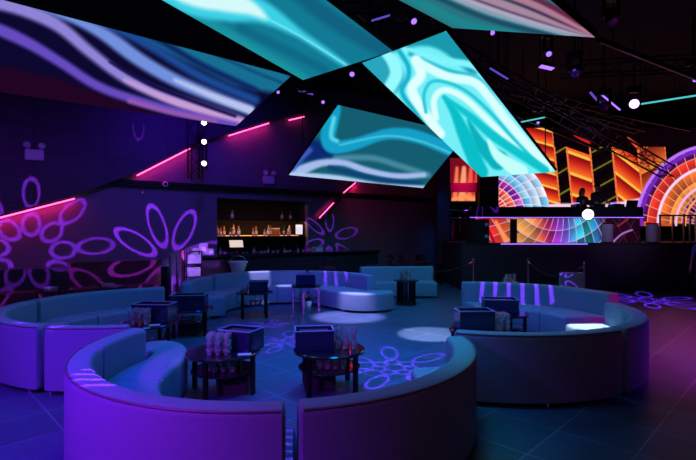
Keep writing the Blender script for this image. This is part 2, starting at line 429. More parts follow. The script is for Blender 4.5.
hanging('hanging LED screen, plain teal with a white swirl, at top centre', B4, pB, 300, 120)
hanging('hanging LED screen with pink and grey streaks, at the top edge right of centre', C4, pC, 260, 120)
hanging('brightest hanging LED screen with white and cyan zigzag waves', D4, pD, 320, 150)
hanging('lowest hanging LED screen with a blue ribbon over dark teal and white edge', E4, pE, 260, 120)

# wall screens behind the booth -------------------------------------------------
def mosaic(im, X, Y, cx, cy, r0, r1, nr, na, pal, line=(255, 255, 255), lw=.7, a0=-180, a1=180, twist=0., seed=1):
    r = np.hypot(X - cx, Y - cy); th = np.degrees(np.arctan2(-(Y - cy), X - cx)) + twist * (r - r0)
    m = (r >= r0) & (r < r1) & (th > a0) & (th < a1)
    fr = (r - r0) / (r1 - r0) * nr; ft = th / 360 * na
    ir = np.clip(np.floor(fr), 0, nr - 1).astype(int); it = np.floor(ft).astype(int)
    h = np.abs(np.sin(ir * 12.9898 + it * 78.233 + seed) * 43758.5453) % 1
    col = pal(ir / max(nr - 1, 1), th, h)
    grad = (.72 + .4 * (fr - ir))[..., None]
    col = col * grad
    dr = np.minimum(fr - ir, ir + 1 - fr) * (r1 - r0) / nr; dt = np.minimum(ft - it, it + 1 - ft) * 360 / na * np.pi / 180 * r
    e = np.clip(1.2 - np.minimum(dr, dt) / lw, 0, 1)[..., None]
    col = col * (1 - e) + np.array(line, float) * e
    return np.where(m[..., None], col, im)
def ramp(t, stops):
    ts = [s[0] for s in stops]; return np.stack([np.interp(t, ts, [s[1][k] for s in stops]) for k in range(3)], -1)
def pWall(X, Y):
    im = base(X, (10, 2, 6))
    cols = [(498, 524, .30, 8, 1), (524, 557, .28, 14, 1), (557, 569.5, -.6, 22, 0), (569.5, 592.5, .36, 20.5, 1), (592.5, 615, -.55, 19, 0), (615, 640.5, .78, 20, 1), (640.5, 668, -.5, 24, 2)]
    for (x0, x1, sl, per, kind) in cols:
        lean = (Y - 175) * .10
        m = (X - lean >= x0 - 1) & (X - lean < x1)
        ph = (Y - sl * (X - x0) - 151) / per; f = ph - np.floor(ph)
        if kind == 1:
            c = ramp(f, [(0, (90, 4, 16)), (.35, (176, 22, 22)), (.8, (240, 84, 34)), (1, (250, 120, 44))])
            e = (np.abs(f - .06) < .075) | (f > .99)
            c = np.where(e[..., None], np.array((255, 190, 70.)), c)
        elif kind == 0:
            c = ramp(f, [(0, (26, 6, 6)), (.5, (6, 2, 8)), (1, (20, 6, 10))]); c = np.where((np.abs(f - .06) < .04)[..., None], np.array((120, 116, 36.)), c)
        else:
            c = ramp(f, [(0, (120, 30, 20)), (.7, (210, 90, 40)), (1, (240, 150, 50))])
        edge = (np.abs(X - lean - x0) < .8) | (np.abs(X - lean - x1) < .8)
        c = np.where(edge[..., None], np.array((240, 120, 60.)), c)
        top = 151 + (X - x0) * .35 if kind == 1 else 147 + 0 * X
        mm = m & (Y > np.where(kind == 1, top - 3, top))
        if kind == 1 and x0 < 560: mm = m
        im = np.where(mm[..., None], c, im)
    im = stroke(im, X, Y, [(574, 135.5), (589, 143)], [1, 4], (210, 30, 40), 1.5)
    im = stroke(im, X, Y, [(628, 138), (640, 148.5)], [2, 5], (240, 80, 50), 1.5)
    # horizon glow at the foot of the picture
    im = stroke(im, X, Y, [(498, 211), (560, 206), (600, 207), (640, 203)], [6, 5, 5, 10], (250, 210, 240), 3)
    im = stroke(im, X, Y, [(540, 212), (600, 211), (640, 206)], 4, (150, 190, 250), 3)
    pal1 = lambda q, th, h: np.where((q > .62)[..., None], ramp(h, [(0, (40, 110, 220)), (.4, (110, 200, 250)), (1, (236, 236, 255))]),
                     np.where((q > .4)[..., None], ramp(h, [(0, (90, 20, 170)), (.6, (190, 40, 150)), (1, (240, 140, 220))]), ramp(h, [(0, (220, 36, 40)), (.6, (255, 92, 60)), (1, (255, 150, 90))])))
    im = mosaic(im, X, Y, 486, 216, 6, 64, 7, 38, pal1, (255, 226, 250), .5, -20, 88, .35, 3)
    def pal2(q, th, h):
        c = ramp(q, [(0, (70, 20, 150)), (.18, (200, 60, 160)), (.3, (250, 140, 60)), (.5, (255, 150, 60)), (.7, (250, 80, 40)), (.88, (226, 28, 52)), (1, (120, 20, 120))])
        ray = ((np.floor(th / 360 * 44) % 2) == 0) & (q < .3)
        c = np.where(ray[..., None], np.array((30, 10, 90.)), c)
        return c * (.75 + .35 * h)[..., None]
    im = mosaic(im, X, Y, 716, 224, 12, 80, 6, 44, pal2, (255, 170, 130), .5, 0, 185, .12, 8)
    for rr, cc, ww in ((79, (190, 120, 255), 2.2), (75, (110, 40, 200), 2.5), (58, (255, 214, 255), 1.8), (40, (250, 190, 255), 1.4), (31, (255, 160, 80), 1.5)):
        d = np.abs(np.hypot(X - 716, Y - 224) - rr); a = np.clip(1 - (d - ww / 2) / 1., 0, 1)[..., None]; im = im * (1 - a) + np.array(cc, float) * a
    return im
def pBooth(X, Y):
    im = base(X, (30, 4, 24))
    def pal(q, th, h):
        x = X
        c = ramp(x, [(474, (230, 30, 40)), (500, (250, 60, 50)), (515, (255, 170, 80)), (530, (255, 170, 80)), (541, (250, 110, 70)), (548, (216, 40, 110)), (556, (170, 50, 200)), (566, (120, 90, 230)), (576, (60, 190, 230)), (588, (40, 210, 220)), (597, (40, 130, 210)), (604, (90, 20, 90)), (640, (40, 5, 25))])
        return c * (.55 + .6 * h)[..., None]
    im = mosaic(im, X, Y, 556, 182, 10, 100, 7, 46, pal, (214, 180, 240), .4, -180, 0, .3, 5)
    dk = np.clip((X - 600) / 8, 0, 1)[..., None]
    im = im * (1 - dk * .8) + np.array((30, 4, 20.)) * dk * .8
    im = stroke(im, X, Y, [(612, 243), (622, 234), (632, 230)], 1.6, (190, 120, 220), 1.5)
    im = stroke(im, X, Y, [(618, 226), (628, 219)], 1.4, (170, 40, 60), 1.5)
    im = stroke(im, X, Y, [(472, 232), (478, 245), (486, 247)], [4, 8, 6], (30, 4, 24), 2)
    im = stroke(im, X, Y, [(496, 222), (506, 240)], [3, 6], (250, 150, 90), 3)
    im = stroke(im, X, Y, [(484, 219), (495, 245)], [2, 3], (150, 10, 30), 2)
    return im
def pSmall(X, Y):
    im = base(X, (120, 12, 30))
    for x, w, c in ((456, 5, (250, 120, 80)), (463, 7, (255, 160, 110)), (470, 6, (250, 90, 70)), (476, 5, (230, 60, 60))):
        im = stroke(im, X, Y, [(x - 2, 205), (x, 185), (x + 1, 168)], [w, w, w * .6], c, 3)
    im = stroke(im, X, Y, [(452, 200), (466, 197), (480, 203)], [3, 6, 8], (255, 150, 90), 5)
    return im
def flat_screen(name, label, px0, px1, py0, py1, Y, paint, nu, nv, depth=.12):
    c4 = [P(px0, py0, Y), P(px1, py0, Y), P(px1, py1, Y), P(px0, py1, Y)]
    org = (c4[2] + c4[3]) / 2
    t = thing(name, label, 'LED screen', org)
    screen_mesh('screen_face', c4, nu, nv, paint, t, org)
    cx = org.x; h = c4[0].z - c4[3].z; w = c4[1].x - c4[0].x
    MB().box((cx, Y + .01 + depth / 2, org.z + h / 2), (w + .06, depth, h + .06)).build('frame', 'black_metal', t, org=tuple(org))
    return t
flat_screen('wall_screen', 'huge orange and red LED wall of chevrons and fans behind the booth', 498.5, 790, 128, 226, 17.4, pWall, 620, 210)
flat_screen('wall_screen', 'small flame-patterned LED wall left of the booth, behind a magenta band', 449.5, 478.5, 158, 201, 18.3, pSmall, 70, 100)

# ------------------------------------------------------------------ stage and booth
ST = 1.42
mb = MB(); mb.prism([(3.4, 14), (14.45, 14), (14.45, 19.15), (4.6, 19.15), (3.85, 18.4), (3.85, 16.85), (3.4, 16.85)], 0, ST); stage = mb.build('stage_platform', 'black_matte'); tag(stage, 'tall black stage platform carrying the booth', 'stage')
MB().box((8.9, 13.985, .7), (10.9, .02, 1.3)).build('skirt', 'dark_panel', stage)
t = thing('stage_trim_light', 'thin pale light line along the top of the stage front', 'strip light', (5.9, 13.95, ST - .03))
MB().box((0, 0, 0), (2.6, .03, .03)).build('tube', 'lens_soft', t)
# riser
tag(MB().box((7.6, 15.8, ST + .1), (4.2, .98, .2), bev=.01).build('riser', 'black_matte'), 'low black riser the two DJs stand on behind the booth', 'riser')
# booth
bx0, bx1 = P(471, 0, 14.4).x, P(641, 0, 14.4).x
bt = thing('dj_booth', 'long black DJ booth with a coloured LED front on the stage', 'dj booth', ((bx0 + bx1) / 2, 14.75, ST))
o_ = tuple(bt.location); bc = o_[0]; bw = bx1 - bx0
MB().box((bc, 14.8, 2.36), (bw + .1, .9, .34), bev=.02).build('desk', 'black_gloss', bt, org=o_)
MB().box((bc, 14.85, ST + .385), (bw - .1, .7, .76)).build('body', 'black_matte', bt, org=o_)
c4 = [P(475, 218.3, 14.45), P(640, 218.3, 14.45), P(640, 243, 14.45), P(475, 243, 14.45)]
screen_mesh('led_front', c4, 330, 52, pBooth, bt, o_)
for px in (513.5, ):
    c = P(px, 231, 14.40); MB().box(c, (.2, .06, .75)).build('front_post', 'black_matte', bt, org=o_)
MB().box((bc, 14.34, 2.2), (bw + .1, .02, .018)).build('edge_gleam', 'lens_soft', bt, org=o_)  # glowing strip stands in for the blue-violet gleam on the desk edge
# dark pillar between the two screens
c = P(488, 190, 17.6); mb = MB(); mb.box((c.x, 17.6, (ST + CZ) / 2), (.72, .4, CZ - ST)); mb.build('stage_pillar', 'black_matte')['kind'] = 'structure'
# magenta band in front of the small screen: a balcony front
c = P(463.5, 187.5, 17.9); t = tag(MB().box(c, (1.15, .08, .36), bev=.01).build('balcony_front', mat('magenta_panel', (.7, .05, .25), .5)), 'magenta balcony fascia across the small flame screen', 'balcony')
for dx in (-.5, .5):
    MB().box((c.x + dx, 17.95, (c.z - .18 + ST) / 2), (.06, .06, c.z - .18 - ST)).build('post', 'black_metal', t)
# rail at left of the stage
t = thing('guard_rail', 'dark metal guard rail at the left end of the stage', 'railing', P(459, 243, 14.6))
o_ = tuple(t.location)
for py in (209.5, 217.5): MB().tube([P(450, py, 14.6), P(468, py + 1, 14.6)], .018, 8).build('rail', 'chrome', t, org=o_)
for px in (452, 460, 467):
    a = P(px, 209.5, 14.6); MB().tube([Vector((a.x, 14.6, ST if a.x > 3.36 else 0)), a], .018, 8).build('post', 'black_metal', t, org=o_)
# amplifier cabinet at the left of the booth
c = P(481, 229, 14.2); t = thing('speaker_cabinet', 'small dark speaker cabinet with two pale rings at the booth left end', 'speaker', (c.x, c.y, ST))
MB().box((0, 0, .36), (.42, .3, .72), bev=.015).build('body', 'black_matte', t)
for z in (.2, .56): MB().lathe([(.05, 0), (.055, .015), (.035, .02), (.03, .005)], (.12, -.15, z), 16, Matrix.Rotation(R(90), 4, 'X')).build('ring', 'white_plastic', t)
# pale speaker columns
for px, w, lab in ((607, 10, 'pale grey cylindrical speaker in front of the booth, nearer its middle'), (651.5, 11, 'pale grey cylindrical speaker at the right end of the booth')):
    c = P(px, 240, 14.2); t = thing('column_speaker', lab, 'speaker', (c.x, 14.17, ST)); r = w / 2 / F * 14.2
    MB().lathe([(r * .95, 0), (r, .02), (r, .55), (r * .96, .58), (r * .5, .585)], n=24).build('body', 'grey_cloth', t, smooth=40)
    MB().lathe([(r * 1.03, .0), (r * 1.03, .03), (r, .03)], n=24).build('base_ring', 'black_metal', t)
    MB().lathe([(r * 1.02, .575), (r * 1.02, .6), (.02, .605)], n=24).build('cap', 'black_metal', t)
# gold posts of the stair railing
t = thing('stair_railing', 'brass posts and rail in front of the big fan picture at far right', 'railing', (10.2, 14.3, ST)); o_ = tuple(t.location)
for px in (660, 673, 684, 690, 696, 704):
    a = P(px, 216, 14.3); MB().tube([Vector((a.x, 14.3, ST)), Vector((a.x, 14.3, 2.24))], .028, 10).build('post', 'brass', t, org=o_)
MB().tube([(P(659, 0, 14.3).x, 14.3, 2.26), (P(706, 0, 14.3).x, 14.3, 2.26)], .025, 10).build('handrail', 'brass', t, org=o_)
# decks on the booth
def deck(x, label):
    t = thing('media_player', label, 'dj deck', (x, 14.8, 2.535))
    MB().box((0, 0, .05), (.32, .4, .1), bev=.01).build('body', 'black_metal', t)
    MB().lathe([(.1, .1), (.1, .115), (.02, .12)], (0, -.04, 0), 24).build('jog_wheel', 'chrome', t)
    MB().box((0, .13, .12), (.2, .02, .08), rot=Matrix.Rotation(R(-25), 4, 'X')).build('display', 'lens_soft', t)
deck(7.35, 'left media player deck on the booth top'); deck(8.55, 'right media player deck on the booth top')
t = thing('mixer', 'black DJ mixer between the two decks', 'mixer', (7.95, 14.8, 2.535))
MB().box((0, 0, .05), (.32, .38, .1), bev=.01).build('body', 'black_metal', t)
for i in range(4):
    for j in range(3): MB().lathe([(.014, .1), (.012, .125), (.003, .126)], (-.12 + .08 * i, -.1 + .09 * j, 0), 10).build('knob', 'chrome', t)
t = thing('laptop', 'open dark laptop on the booth, right of the taller DJ', 'laptop', (9.0, 14.85, 2.535))
MB().box((0, 0, .012), (.36, .25, .02), bev=.004).build('keyboard_deck', 'black_metal', t)
MB().box((0, -.15, .11), (.36, .015, .23), rot=Matrix.Rotation(R(20), 4, 'X')).build('lid', 'black_metal', t)

# ------------------------------------------------------------------ people
def person(label, loc, H, facing, shirt, trousers, pose, hair='short', group=None):
    s = H / 1.75
    t = thing('person', label, 'person', loc, facing)
    V = []; E_ = []; RR = []
    def v(x, y, z, r, par=None):
        V.append((x * s, y * s, z * s)); RR.append((r * s, (r * (.78 if len(V) > 0 else 1)) * s)); i = len(V) - 1
        if par is not None: E_.append((par, i))
        return i
    pel = v(0, 0, .93, .135); ab = v(0, .0, 1.07, .125, pel); ch = v(0, .0 - pose['lean'] * .5, 1.26, .15, ab); ch2 = v(0, -pose['lean'] * .8, 1.40, .12, ch)
    nk = v(0, -pose['lean'], 1.49, .055, ch2); hd0 = v(0, -pose['lean'] - .015, 1.55, .075, nk); hd1 = v(0, -pose['lean'] - .01, 1.63, .092, hd0); hd2 = v(0, -pose['lean'], 1.70, .07, hd1)
    ly = -pose['lean']
    for sx, hand in ((-1, pose['lh']), (1, pose['rh'])):
        sh = v(sx * .18, ly * .8, 1.41, .062, ch2); hx, hy, hz = hand
        sp = Vector((sx * .18, ly * .8, 1.41)); hp = Vector((hx, hy, hz)); L = .29; d = hp - sp; D = min(d.length, .54)
        hgt = math.sqrt(max(.285 ** 2 - (D / 2) ** 2, 0)); el = sp + d.normalized() * D / 2 + Vector((sx * .5, .5, -.7)).normalized() * hgt; hp = sp + d.normalized() * D
        e = v(*el, .043, sh); w = v(*hp, .027, e); fd = (hp - el).normalized()
        pm = hp + fd * .07; pi_ = v(*pm, .032, w)
        side = fd.cross(Vector((0, 0, 1))).normalized()
        for k, (o2, L2) in enumerate(((-.03, .065), (-.01, .078), (.01, .073), (.03, .055))):
            a = pm + fd * .03 + side * o2; i1 = v(*a, .0095, pi_); b = a + fd * L2 * .5 + Vector((0, 0, -.012)); i2 = v(*b, .0085, i1); c = b + fd * L2 * .5 + Vector((0, 0, -.025)); v(*c, .0075, i2)
        a = hp + fd * .03 - side * .03 * sx; i1 = v(*a, .011, w); v(*(a + fd * .04 - side * .03 * sx), .009, i1)
        hip = v(sx * .09, 0, .86, .10, pel); kn = v(sx * .10, -.02, .49, .062, hip); an = v(sx * .11, .02, .09, .04, kn); v(sx * .12, -.12, .045, .04, an)
    me = bpy.data.meshes.new('body')
    me.from_pydata(V, E_, []); o = bpy.data.objects.new('body', me); C.objects.link(o); o.parent = t
    m = o.modifiers.new('skin', 'SKIN'); 
    if not me.skin_vertices:
        bm = bmesh.new(); bm.from_mesh(me); bm.verts.layers.skin.verify(); bm.to_mesh(me); bm.free()
    sk = me.skin_vertices[0].data
    for i, r in enumerate(RR): sk[i].radius = r; sk[i].use_root = (i == 0)
    m.use_smooth_shade = True
    ss = o.modifiers.new('sub', 'SUBSURF'); ss.levels = 2; ss.render_levels = 2
    for mm in ('skin', shirt, trousers): me.materials.append(MATS[mm])
    # bake the surface so skin, shirt and trousers get their own faces
    dg = bpy.context.evaluated_depsgraph_get(); dg.update()
    ev = bpy.data.meshes.new_from_object(o.evaluated_get(dg)); o.modifiers.clear(); o.data = ev
    ev.materials.clear()
    for mm in ('skin', shirt, trousers): ev.materials.append(MATS[mm])
    for p in ev.polygons:
        c = p.center / s; p.use_smooth = True
        arm = abs(c.x) > .2
        if c.z > 1.47: p.material_index = 0
        elif c.z > .95 or arm:
            hl = Vector(pose['lh']); hr = Vector(pose['rh'])
            p.material_index = 0 if min((c - hl).length, (c - hr).length) < (.26 if arm else .15) else 1
        else: p.material_index = 2
    # face: eyes, nose, mouth, ears
    hy = -pose['lean']
    def part(name, c, sc, m_):
        bm2 = bmesh.new(); bmesh.ops.create_uvsphere(bm2, u_segments=14, v_segments=10, radius=1)
        for q in bm2.verts: q.co = Vector((q.co.x * sc[0], q.co.y * sc[1], q.co.z * sc[2])) * s + Vector(c) * s
        b = MB(); b._merge(bm2, Matrix.Identity(4)); return b.build(name, m_, t, smooth=60)
    part('nose', (0, hy - .095, 1.61), (.013, .018, .022), 'skin'); part('mouth', (0, hy - .082, 1.575), (.024, .008, .007), 'red_plastic')
    for sx in (-1, 1):
        part('eye', (sx * .03, hy - .08, 1.64), (.012, .008, .008), 'black_gloss'); part('ear', (sx * .085, hy, 1.62), (.012, .022, .032), 'skin')
    hb = MB(); bm2 = bmesh.new(); bmesh.ops.create_uvsphere(bm2, u_segments=24, v_segments=16, radius=1)
    for q in bm2.verts:
        x, y, z = q.co; k = 1.0
        if y < -.3 and z < .35: k = .72
        zz = z * .10 if z > 0 else z * (.13 if hair == 'short' else .34)
        q.co = Vector((x * .098 * k * (1.15 if hair == 'long' and z < 0 else 1), (y * .105 + .015) * k, zz)) * s + Vector((0, hy, 1.675)) * s
        if hair == 'long' and z < 0: q.co.y += .03 * s
    hb._merge(bm2, Matrix.Identity(4)); hb.build('hair', 'hair_dark', t, smooth=60)
    return t
person('taller dark-clothed DJ with short hair standing behind the booth, looking down', (8.30, 15.5, ST + .2), 1.74, 0, 'shirt_black', 'denim', dict(lean=.06, lh=(-.16, -.42, 1.06), rh=(.2, -.42, 1.06)))
person('shorter long-haired DJ in dark clothes behind the booth, beside the taller one', (7.80, 15.52, ST + .2), 1.58, R(8), 'shirt_black', 'denim', dict(lean=.08, lh=(-.2, -.42, 1.1), rh=(.14, -.4, 1.1)), 'long')
person('person in a violet-blue shirt cut off by the right edge of the photo', (9.3, 12.2, 0), 1.72, R(-70), 'shirt_blue', 'denim', dict(lean=.0, lh=(-.24, -.06, .84), rh=(.24, -.06, .84)))

# ------------------------------------------------------------------ sofas
FEET = []
def foot(mb, x, y): mb.lathe([(.022, 0), (.022, .055), (.016, .06)], (x, y, 0), 10)
def sofa(label, c, Rr, a0, a1, rin=None, seat=True, seat_poly=None, zb=.73, zs=.42, th=.2, cat='sofa', group=None, seams=2):
    a0, a1 = R(a0), R(a1); am = (a0 + a1) / 2
    org = (c[0] + Rr * math.cos(am), c[1] + Rr * math.sin(am), 0)
    t = thing('curved_sofa', label, cat, org)
    n = max(8, int(abs(a1 - a0) / R(3.5)))
    bk = MB().arc(c, a0, a1, rrect(Rr - th, Rr, .05, zb, .05), n).build('backrest', 'upholstery', t, org=org, smooth=35)
    pts = [(c[0] + (Rr - .012) * math.cos(a0 + (a1 - a0) * (.01 + .98 * k / n)), c[1] + (Rr - .012) * math.sin(a0 + (a1 - a0) * (.01 + .98 * k / n)), zb - .012) for k in range(n + 1)]
    MB().tube(pts, .009, 6).build('piping', 'piping', bk, org=org)
    if seat_poly: st = MB().prism(seat_poly, .05, zs, .045).build('seat', 'upholstery', t, org=org, smooth=35)
    elif seat:
        st = None
        k = max(1, seams)
        for i in range(k):
            s0 = a0 + (a1 - a0) * i / k; s1 = a0 + (a1 - a0) * (i + 1) / k
            MB().arc(c, s0, s1, rrect(rin, Rr - th + .005, .05, zs, .045), max(5, n // k), .012).build('seat', 'upholstery', t, org=org, smooth=35)
    mb = MB(); nf = 3
    for i in range(nf):
        a = a0 + (a1 - a0) * (.06 + .88 * i / (nf - 1))
        mb2 = MB(); foot(mb2, c[0] + (Rr - .05) * math.cos(a), c[1] + (Rr - .05) * math.sin(a)); mb2.build('foot', 'chrome', t, org=org, smooth=40)
        if seat and rin and not seat_poly:
            mb2 = MB(); foot(mb2, c[0] + (rin + .08) * math.cos(a), c[1] + (rin + .08) * math.sin(a)); mb2.build('foot', 'chrome', t, org=org, smooth=40)
    if seat_poly:
        for i in (0, len(seat_poly) // 3, 2 * len(seat_poly) // 3):
            q = seat_poly[i]; cx = sum(p[0] for p in seat_poly) / len(seat_poly); cy = sum(p[1] for p in seat_poly) / len(seat_poly)
            mb2 = MB(); foot(mb2, q[0] + (cx - q[0]) * .15, q[1] + (cy - q[1]) * .15); mb2.build('foot', 'chrome', t, org=org, smooth=40)
    return t
def polar(c, r, a): return (c[0] + r * math.cos(R(a)), c[1] + r * math.sin(R(a)))
C1 = (-.62, 4.42)
sofa('nearest curved sofa at bottom left, its back glowing violet, left of the gap', C1, 1.78, -169, -81.5, 1.08, seams=3)
def seatpoly(ctrl): return [tuple(p) for p in smooth(ctrl + [ctrl[0]], 5)[:-1]]
# S-shaped end: seat swings outwards past the back
sp = [polar(C1, 1.585, a) for a in (191, 184, 177, 170, 163)] + [tuple(p) for p in smooth([(-2.16, 5.15), (-2.42, 5.38), (-2.45, 5.66), (-2.2, 5.72), (-1.95, 5.52), (-1.78, 5.15), (-1.72, 4.75), (-1.70, 4.4), (-1.68, 4.22)], 4)]
sofa('short end sofa with a rounded seat behind the nearest violet-lit sofa', C1, 1.78, 190.5, 162, seat_poly=sp)
sofa('nearest curved sofa at bottom centre, teal-topped and dark-backed, right of the gap', C1, 1.78, -79, 5, 1.24, seams=3)
C2 = (1.85, 6.65)
sofa('dark-backed curved sofa front of the right-hand ring', C2, 2.07, -112, -60, 1.3, seams=2)
sofa('curved sofa with blue-lit back at the right edge of the right-hand ring', C2, 2.07, -58.5, 3, 1.3, seams=2)
C2b = (2.3, 7.15)
sofa('far sofa of the right-hand ring, violet streaks across its teal back', C2b, 2.0, 92, 5, 1.08, zb=.78, seams=3)
CL = (-2.9, 6.85)
sofa('short sofa section between the left ring and the nearest sofa', CL, 1.92, -101, -74, 1.3, seams=1)
sofa('curved sofa with violet back at the left edge of the photo', CL, 1.92, -103, -182, 1.22, seams=2)
sofa('long curved teal sofa at the far side of the left ring', CL, 1.92, 176.5, 106, 1.22, seams=3)
C3 = (-1.35, 9.95)
sofa('left wing of the wavy middle sofa, beside the chrome posts', C3, 2.1, 205, 157, 1.25, seams=2)
sofa('middle sofa section behind the two small tables', C3, 2.1, 155.5, 82, 1.25, zb=.76, seams=3)
sp = [polar(C3, 1.9, a) for a in (80, 68, 56, 44, 32, 20)] + [tuple(p) for p in smooth([(.98, 10.7), (1.0, 10.3), (.62, 10.0), (.1, 10.02), (-.35, 10.45), (-.7, 10.9), (-1.1, 11.15)], 4)]
sofa('right section of the wavy middle sofa with a bulging violet-lit seat', C3, 2.1, 80.5, 20, seat_poly=sp, zb=.76)
CF = (2.2, 3.5)
sofa('teal sofa at the far right of the middle, behind the glass-topped pedestal table', CF, 9.5, 101.5, 89, 8.75, zb=.8, seams=2)
sofa('seat bench end beside the far teal sofa', (2.2, 3.5), 9.42, 88.6, 88.1, 8.75, zb=.44, zs=.42) if False else None
sofa('sofa end with violet ring pattern peeping over the right-hand far sofa', (5.7, 12.2), 1.25, 239, 266, .7, zb=.78, seams=1)

# banquette along the left wall
t = thing('wall_banquette', 'dark red banquette along the left wall, its ledge catching violet light', 'banquette', W(40, 300, .5)); o_ = tuple(t.location)
def wbox(mb, pxa, pxb, d0, d1, z0, z1):
    a, b = W(pxa, 230), W(pxb, 230); wseg(mb, a + WN * d1, b + WN * d1, z0, z1, d1 - d0)
mb = MB(); wbox(mb, -60, 66, .02, .5, 0.02, .92); mb.build('ledge', 'dark_panel', t, org=o_)
mb = MB(); wbox(mb, 67, 158, .02, .35, 0.02, 1.02); mb.build('backrest', 'red_fabric', t, org=o_)
mb = MB(); wbox(mb, -60, 158, .52, 1.1, .1, .45); mb.build('seat', 'red_fabric', t, org=o_)
mb = MB(); wbox(mb, -60, 158, .56, 1.0, 0, .1); mb.build('plinth', 'black_matte', t, org=o_)

# ------------------------------------------------------------------ tables and what stands on them
def round_table(label, loc, rad, h, group='round side tables', rz=0, legm='black_metal', topm='black_gloss'):
    t = thing('side_table', label, 'table', (*loc, 0), rz, group)
    MB().lathe([(rad - .015, h - .035), (rad, h - .03), (rad, h - .008), (rad - .01, h), (.01, h)], n=40).build('tabletop', topm, t, smooth=35)
    MB().lathe([(rad - .07, h * .52), (rad - .055, h * .52 + .005), (rad - .055, h * .52 + .02), (.01, h * .52 + .022)], n=36).build('lower_shelf', topm, t, smooth=35)
    for k in range(4):
        a = PI / 4 + k * PI / 2; x, y = (rad - .045) * math.cos(a), (rad - .045) * math.sin(a)
        MB().box((x, y, (h - .03) / 2), (.045, .045, h - .03), a, .004).build('leg', legm, t)
    return t
tabs = {
 'T1': (round_table('round black table in front of the gap between the nearest sofas, on the right', (-.21, 5.2), .4, .45, rz=R(10)), (-.21, 5.2), .4, .45),
 'T2': (round_table('round black table nearest the left S-shaped seat, violet spot under it', (-1.37, 5.1), .4, .45, rz=R(30)), (-1.37, 5.1), .4, .45),
 'T3': (round_table('round black table front of the right ring, carrying an open violet box', (1.76, 6.2), .4, .45, rz=R(20)), (1.76, 6.2), .4, .45),
 'T4': (round_table('round black table behind, inside the right ring', (2.5, 7.5), .4, .45, rz=R(5)), (2.5, 7.5), .4, .45),
 'T5': (round_table('round black table left of the chrome-legged one, before the middle sofa', (-1.94, 9.6), .38, .52, rz=R(12)), (-1.94, 9.6), .38, .52),
 'T6': (round_table('table with pale shining legs and a violet bucket beneath, before the middle sofa', (-.92, 10.2), .33, .58, rz=R(40), legm='chrome'), (-.92, 10.2), .33, .58),
 'T7': (round_table('round black table with a dark box beside the two chrome posts', (-2.72, 7.95), .4, .45, rz=R(20)), (-2.72, 7.95), .4, .45),
 'T8': (round_table('round black table with stacked glasses in the middle of the left ring', (-2.9, 6.65), .4, .45, rz=R(35)), (-2.9, 6.65), .4, .45),
}
t = thing('pedestal_table', 'small dark slatted table with glasses before the far teal sofa', 'table', (1.41, 11.25, 0))
MB().lathe([(.28, .56), (.3, .565), (.3, .59), (.01, .6)], n=32).build('tabletop', 'black_gloss', t, smooth=35)
MB().lathe([(.25, .0), (.26, .03), (.2, .035)], n=32).build('base', 'black_metal', t)
for k in range(14):
    a = 2 * PI * k / 14; MB().box((.22 * math.cos(a), .22 * math.sin(a), .3), (.02, .04, .53), a).build('slat', 'black_metal', t)
tabs['T9'] = (t, (1.41, 11.25), .3, .6)

# open acrylic boxes on the tables
def acrylic_box(label, loc, size, rz, z):
    w, d, h = size; t = thing('acrylic_box', label, 'box', (*loc, z), rz)
    mb = MB(); k = .012
    mb.box((0, 0, k / 2), (w, d, k)); mb.box((0, -d / 2 + k / 2, h / 2), (w, k, h)); mb.box((0, d / 2 - k / 2, h / 2), (w, k, h))
    mb.box((-w / 2 + k / 2, 0, h / 2), (k, d, h)); mb.box((w / 2 - k / 2, 0, h / 2), (k, d, h)); mb.build('walls', 'acrylic', t)
    mb = MB(); e = .016
    for y in (-d / 2, d / 2): mb.box((0, y * .985, h + .004), (w + .01, e, .01))
    for x in (-w / 2, w / 2): mb.box((x * .985, 0, h + .004), (e, d + .01, .01))
    mb.build('rim', 'acrylic_edge', t)
    MB().box((0, 0, h * .55), (w - .06, d - .06, h * .7), bev=.02).build('liner', 'dark_panel', t)
    return t
BX = [('T1', (-.17, -.02), (.42, .3, .22), 8, 'dark blue acrylic box on the round table right of the near gap'),
      ('T2', (.17, .08), (.42, .3, .22), -20, 'dark acrylic box on the table nearest the S-shaped seat'),
      ('T3', (-.08, .0), (.46, .3, .26), 4, 'open bluish violet box on the front table of the right ring'),
      ('T4', (-.04, .02), (.52, .36, .22), -8, 'open dark box with violet rim on the rear table of the right ring'),
      ('T5', (.1, .0), (.38, .26, .22), 5, 'violet-lit box on the table left of the chrome-legged one'),
      ('T6', (0, .02), (.42, .28, .24), 0, 'clear box on the table with shining legs'),
      ('T7', (.0, .0), (.56, .34, .23), 3, 'dark navy box on the table beside the chrome posts'),
      ('T8', (.08, .12), (.54, .3, .26), -6, 'dark box behind glasses on the left ring table')]
for k, off, size, rz, lab in BX:
    _, (x, y), rad, h = tabs[k]; acrylic_box(lab, (x + off[0], y + off[1]), size, R(rz), h)

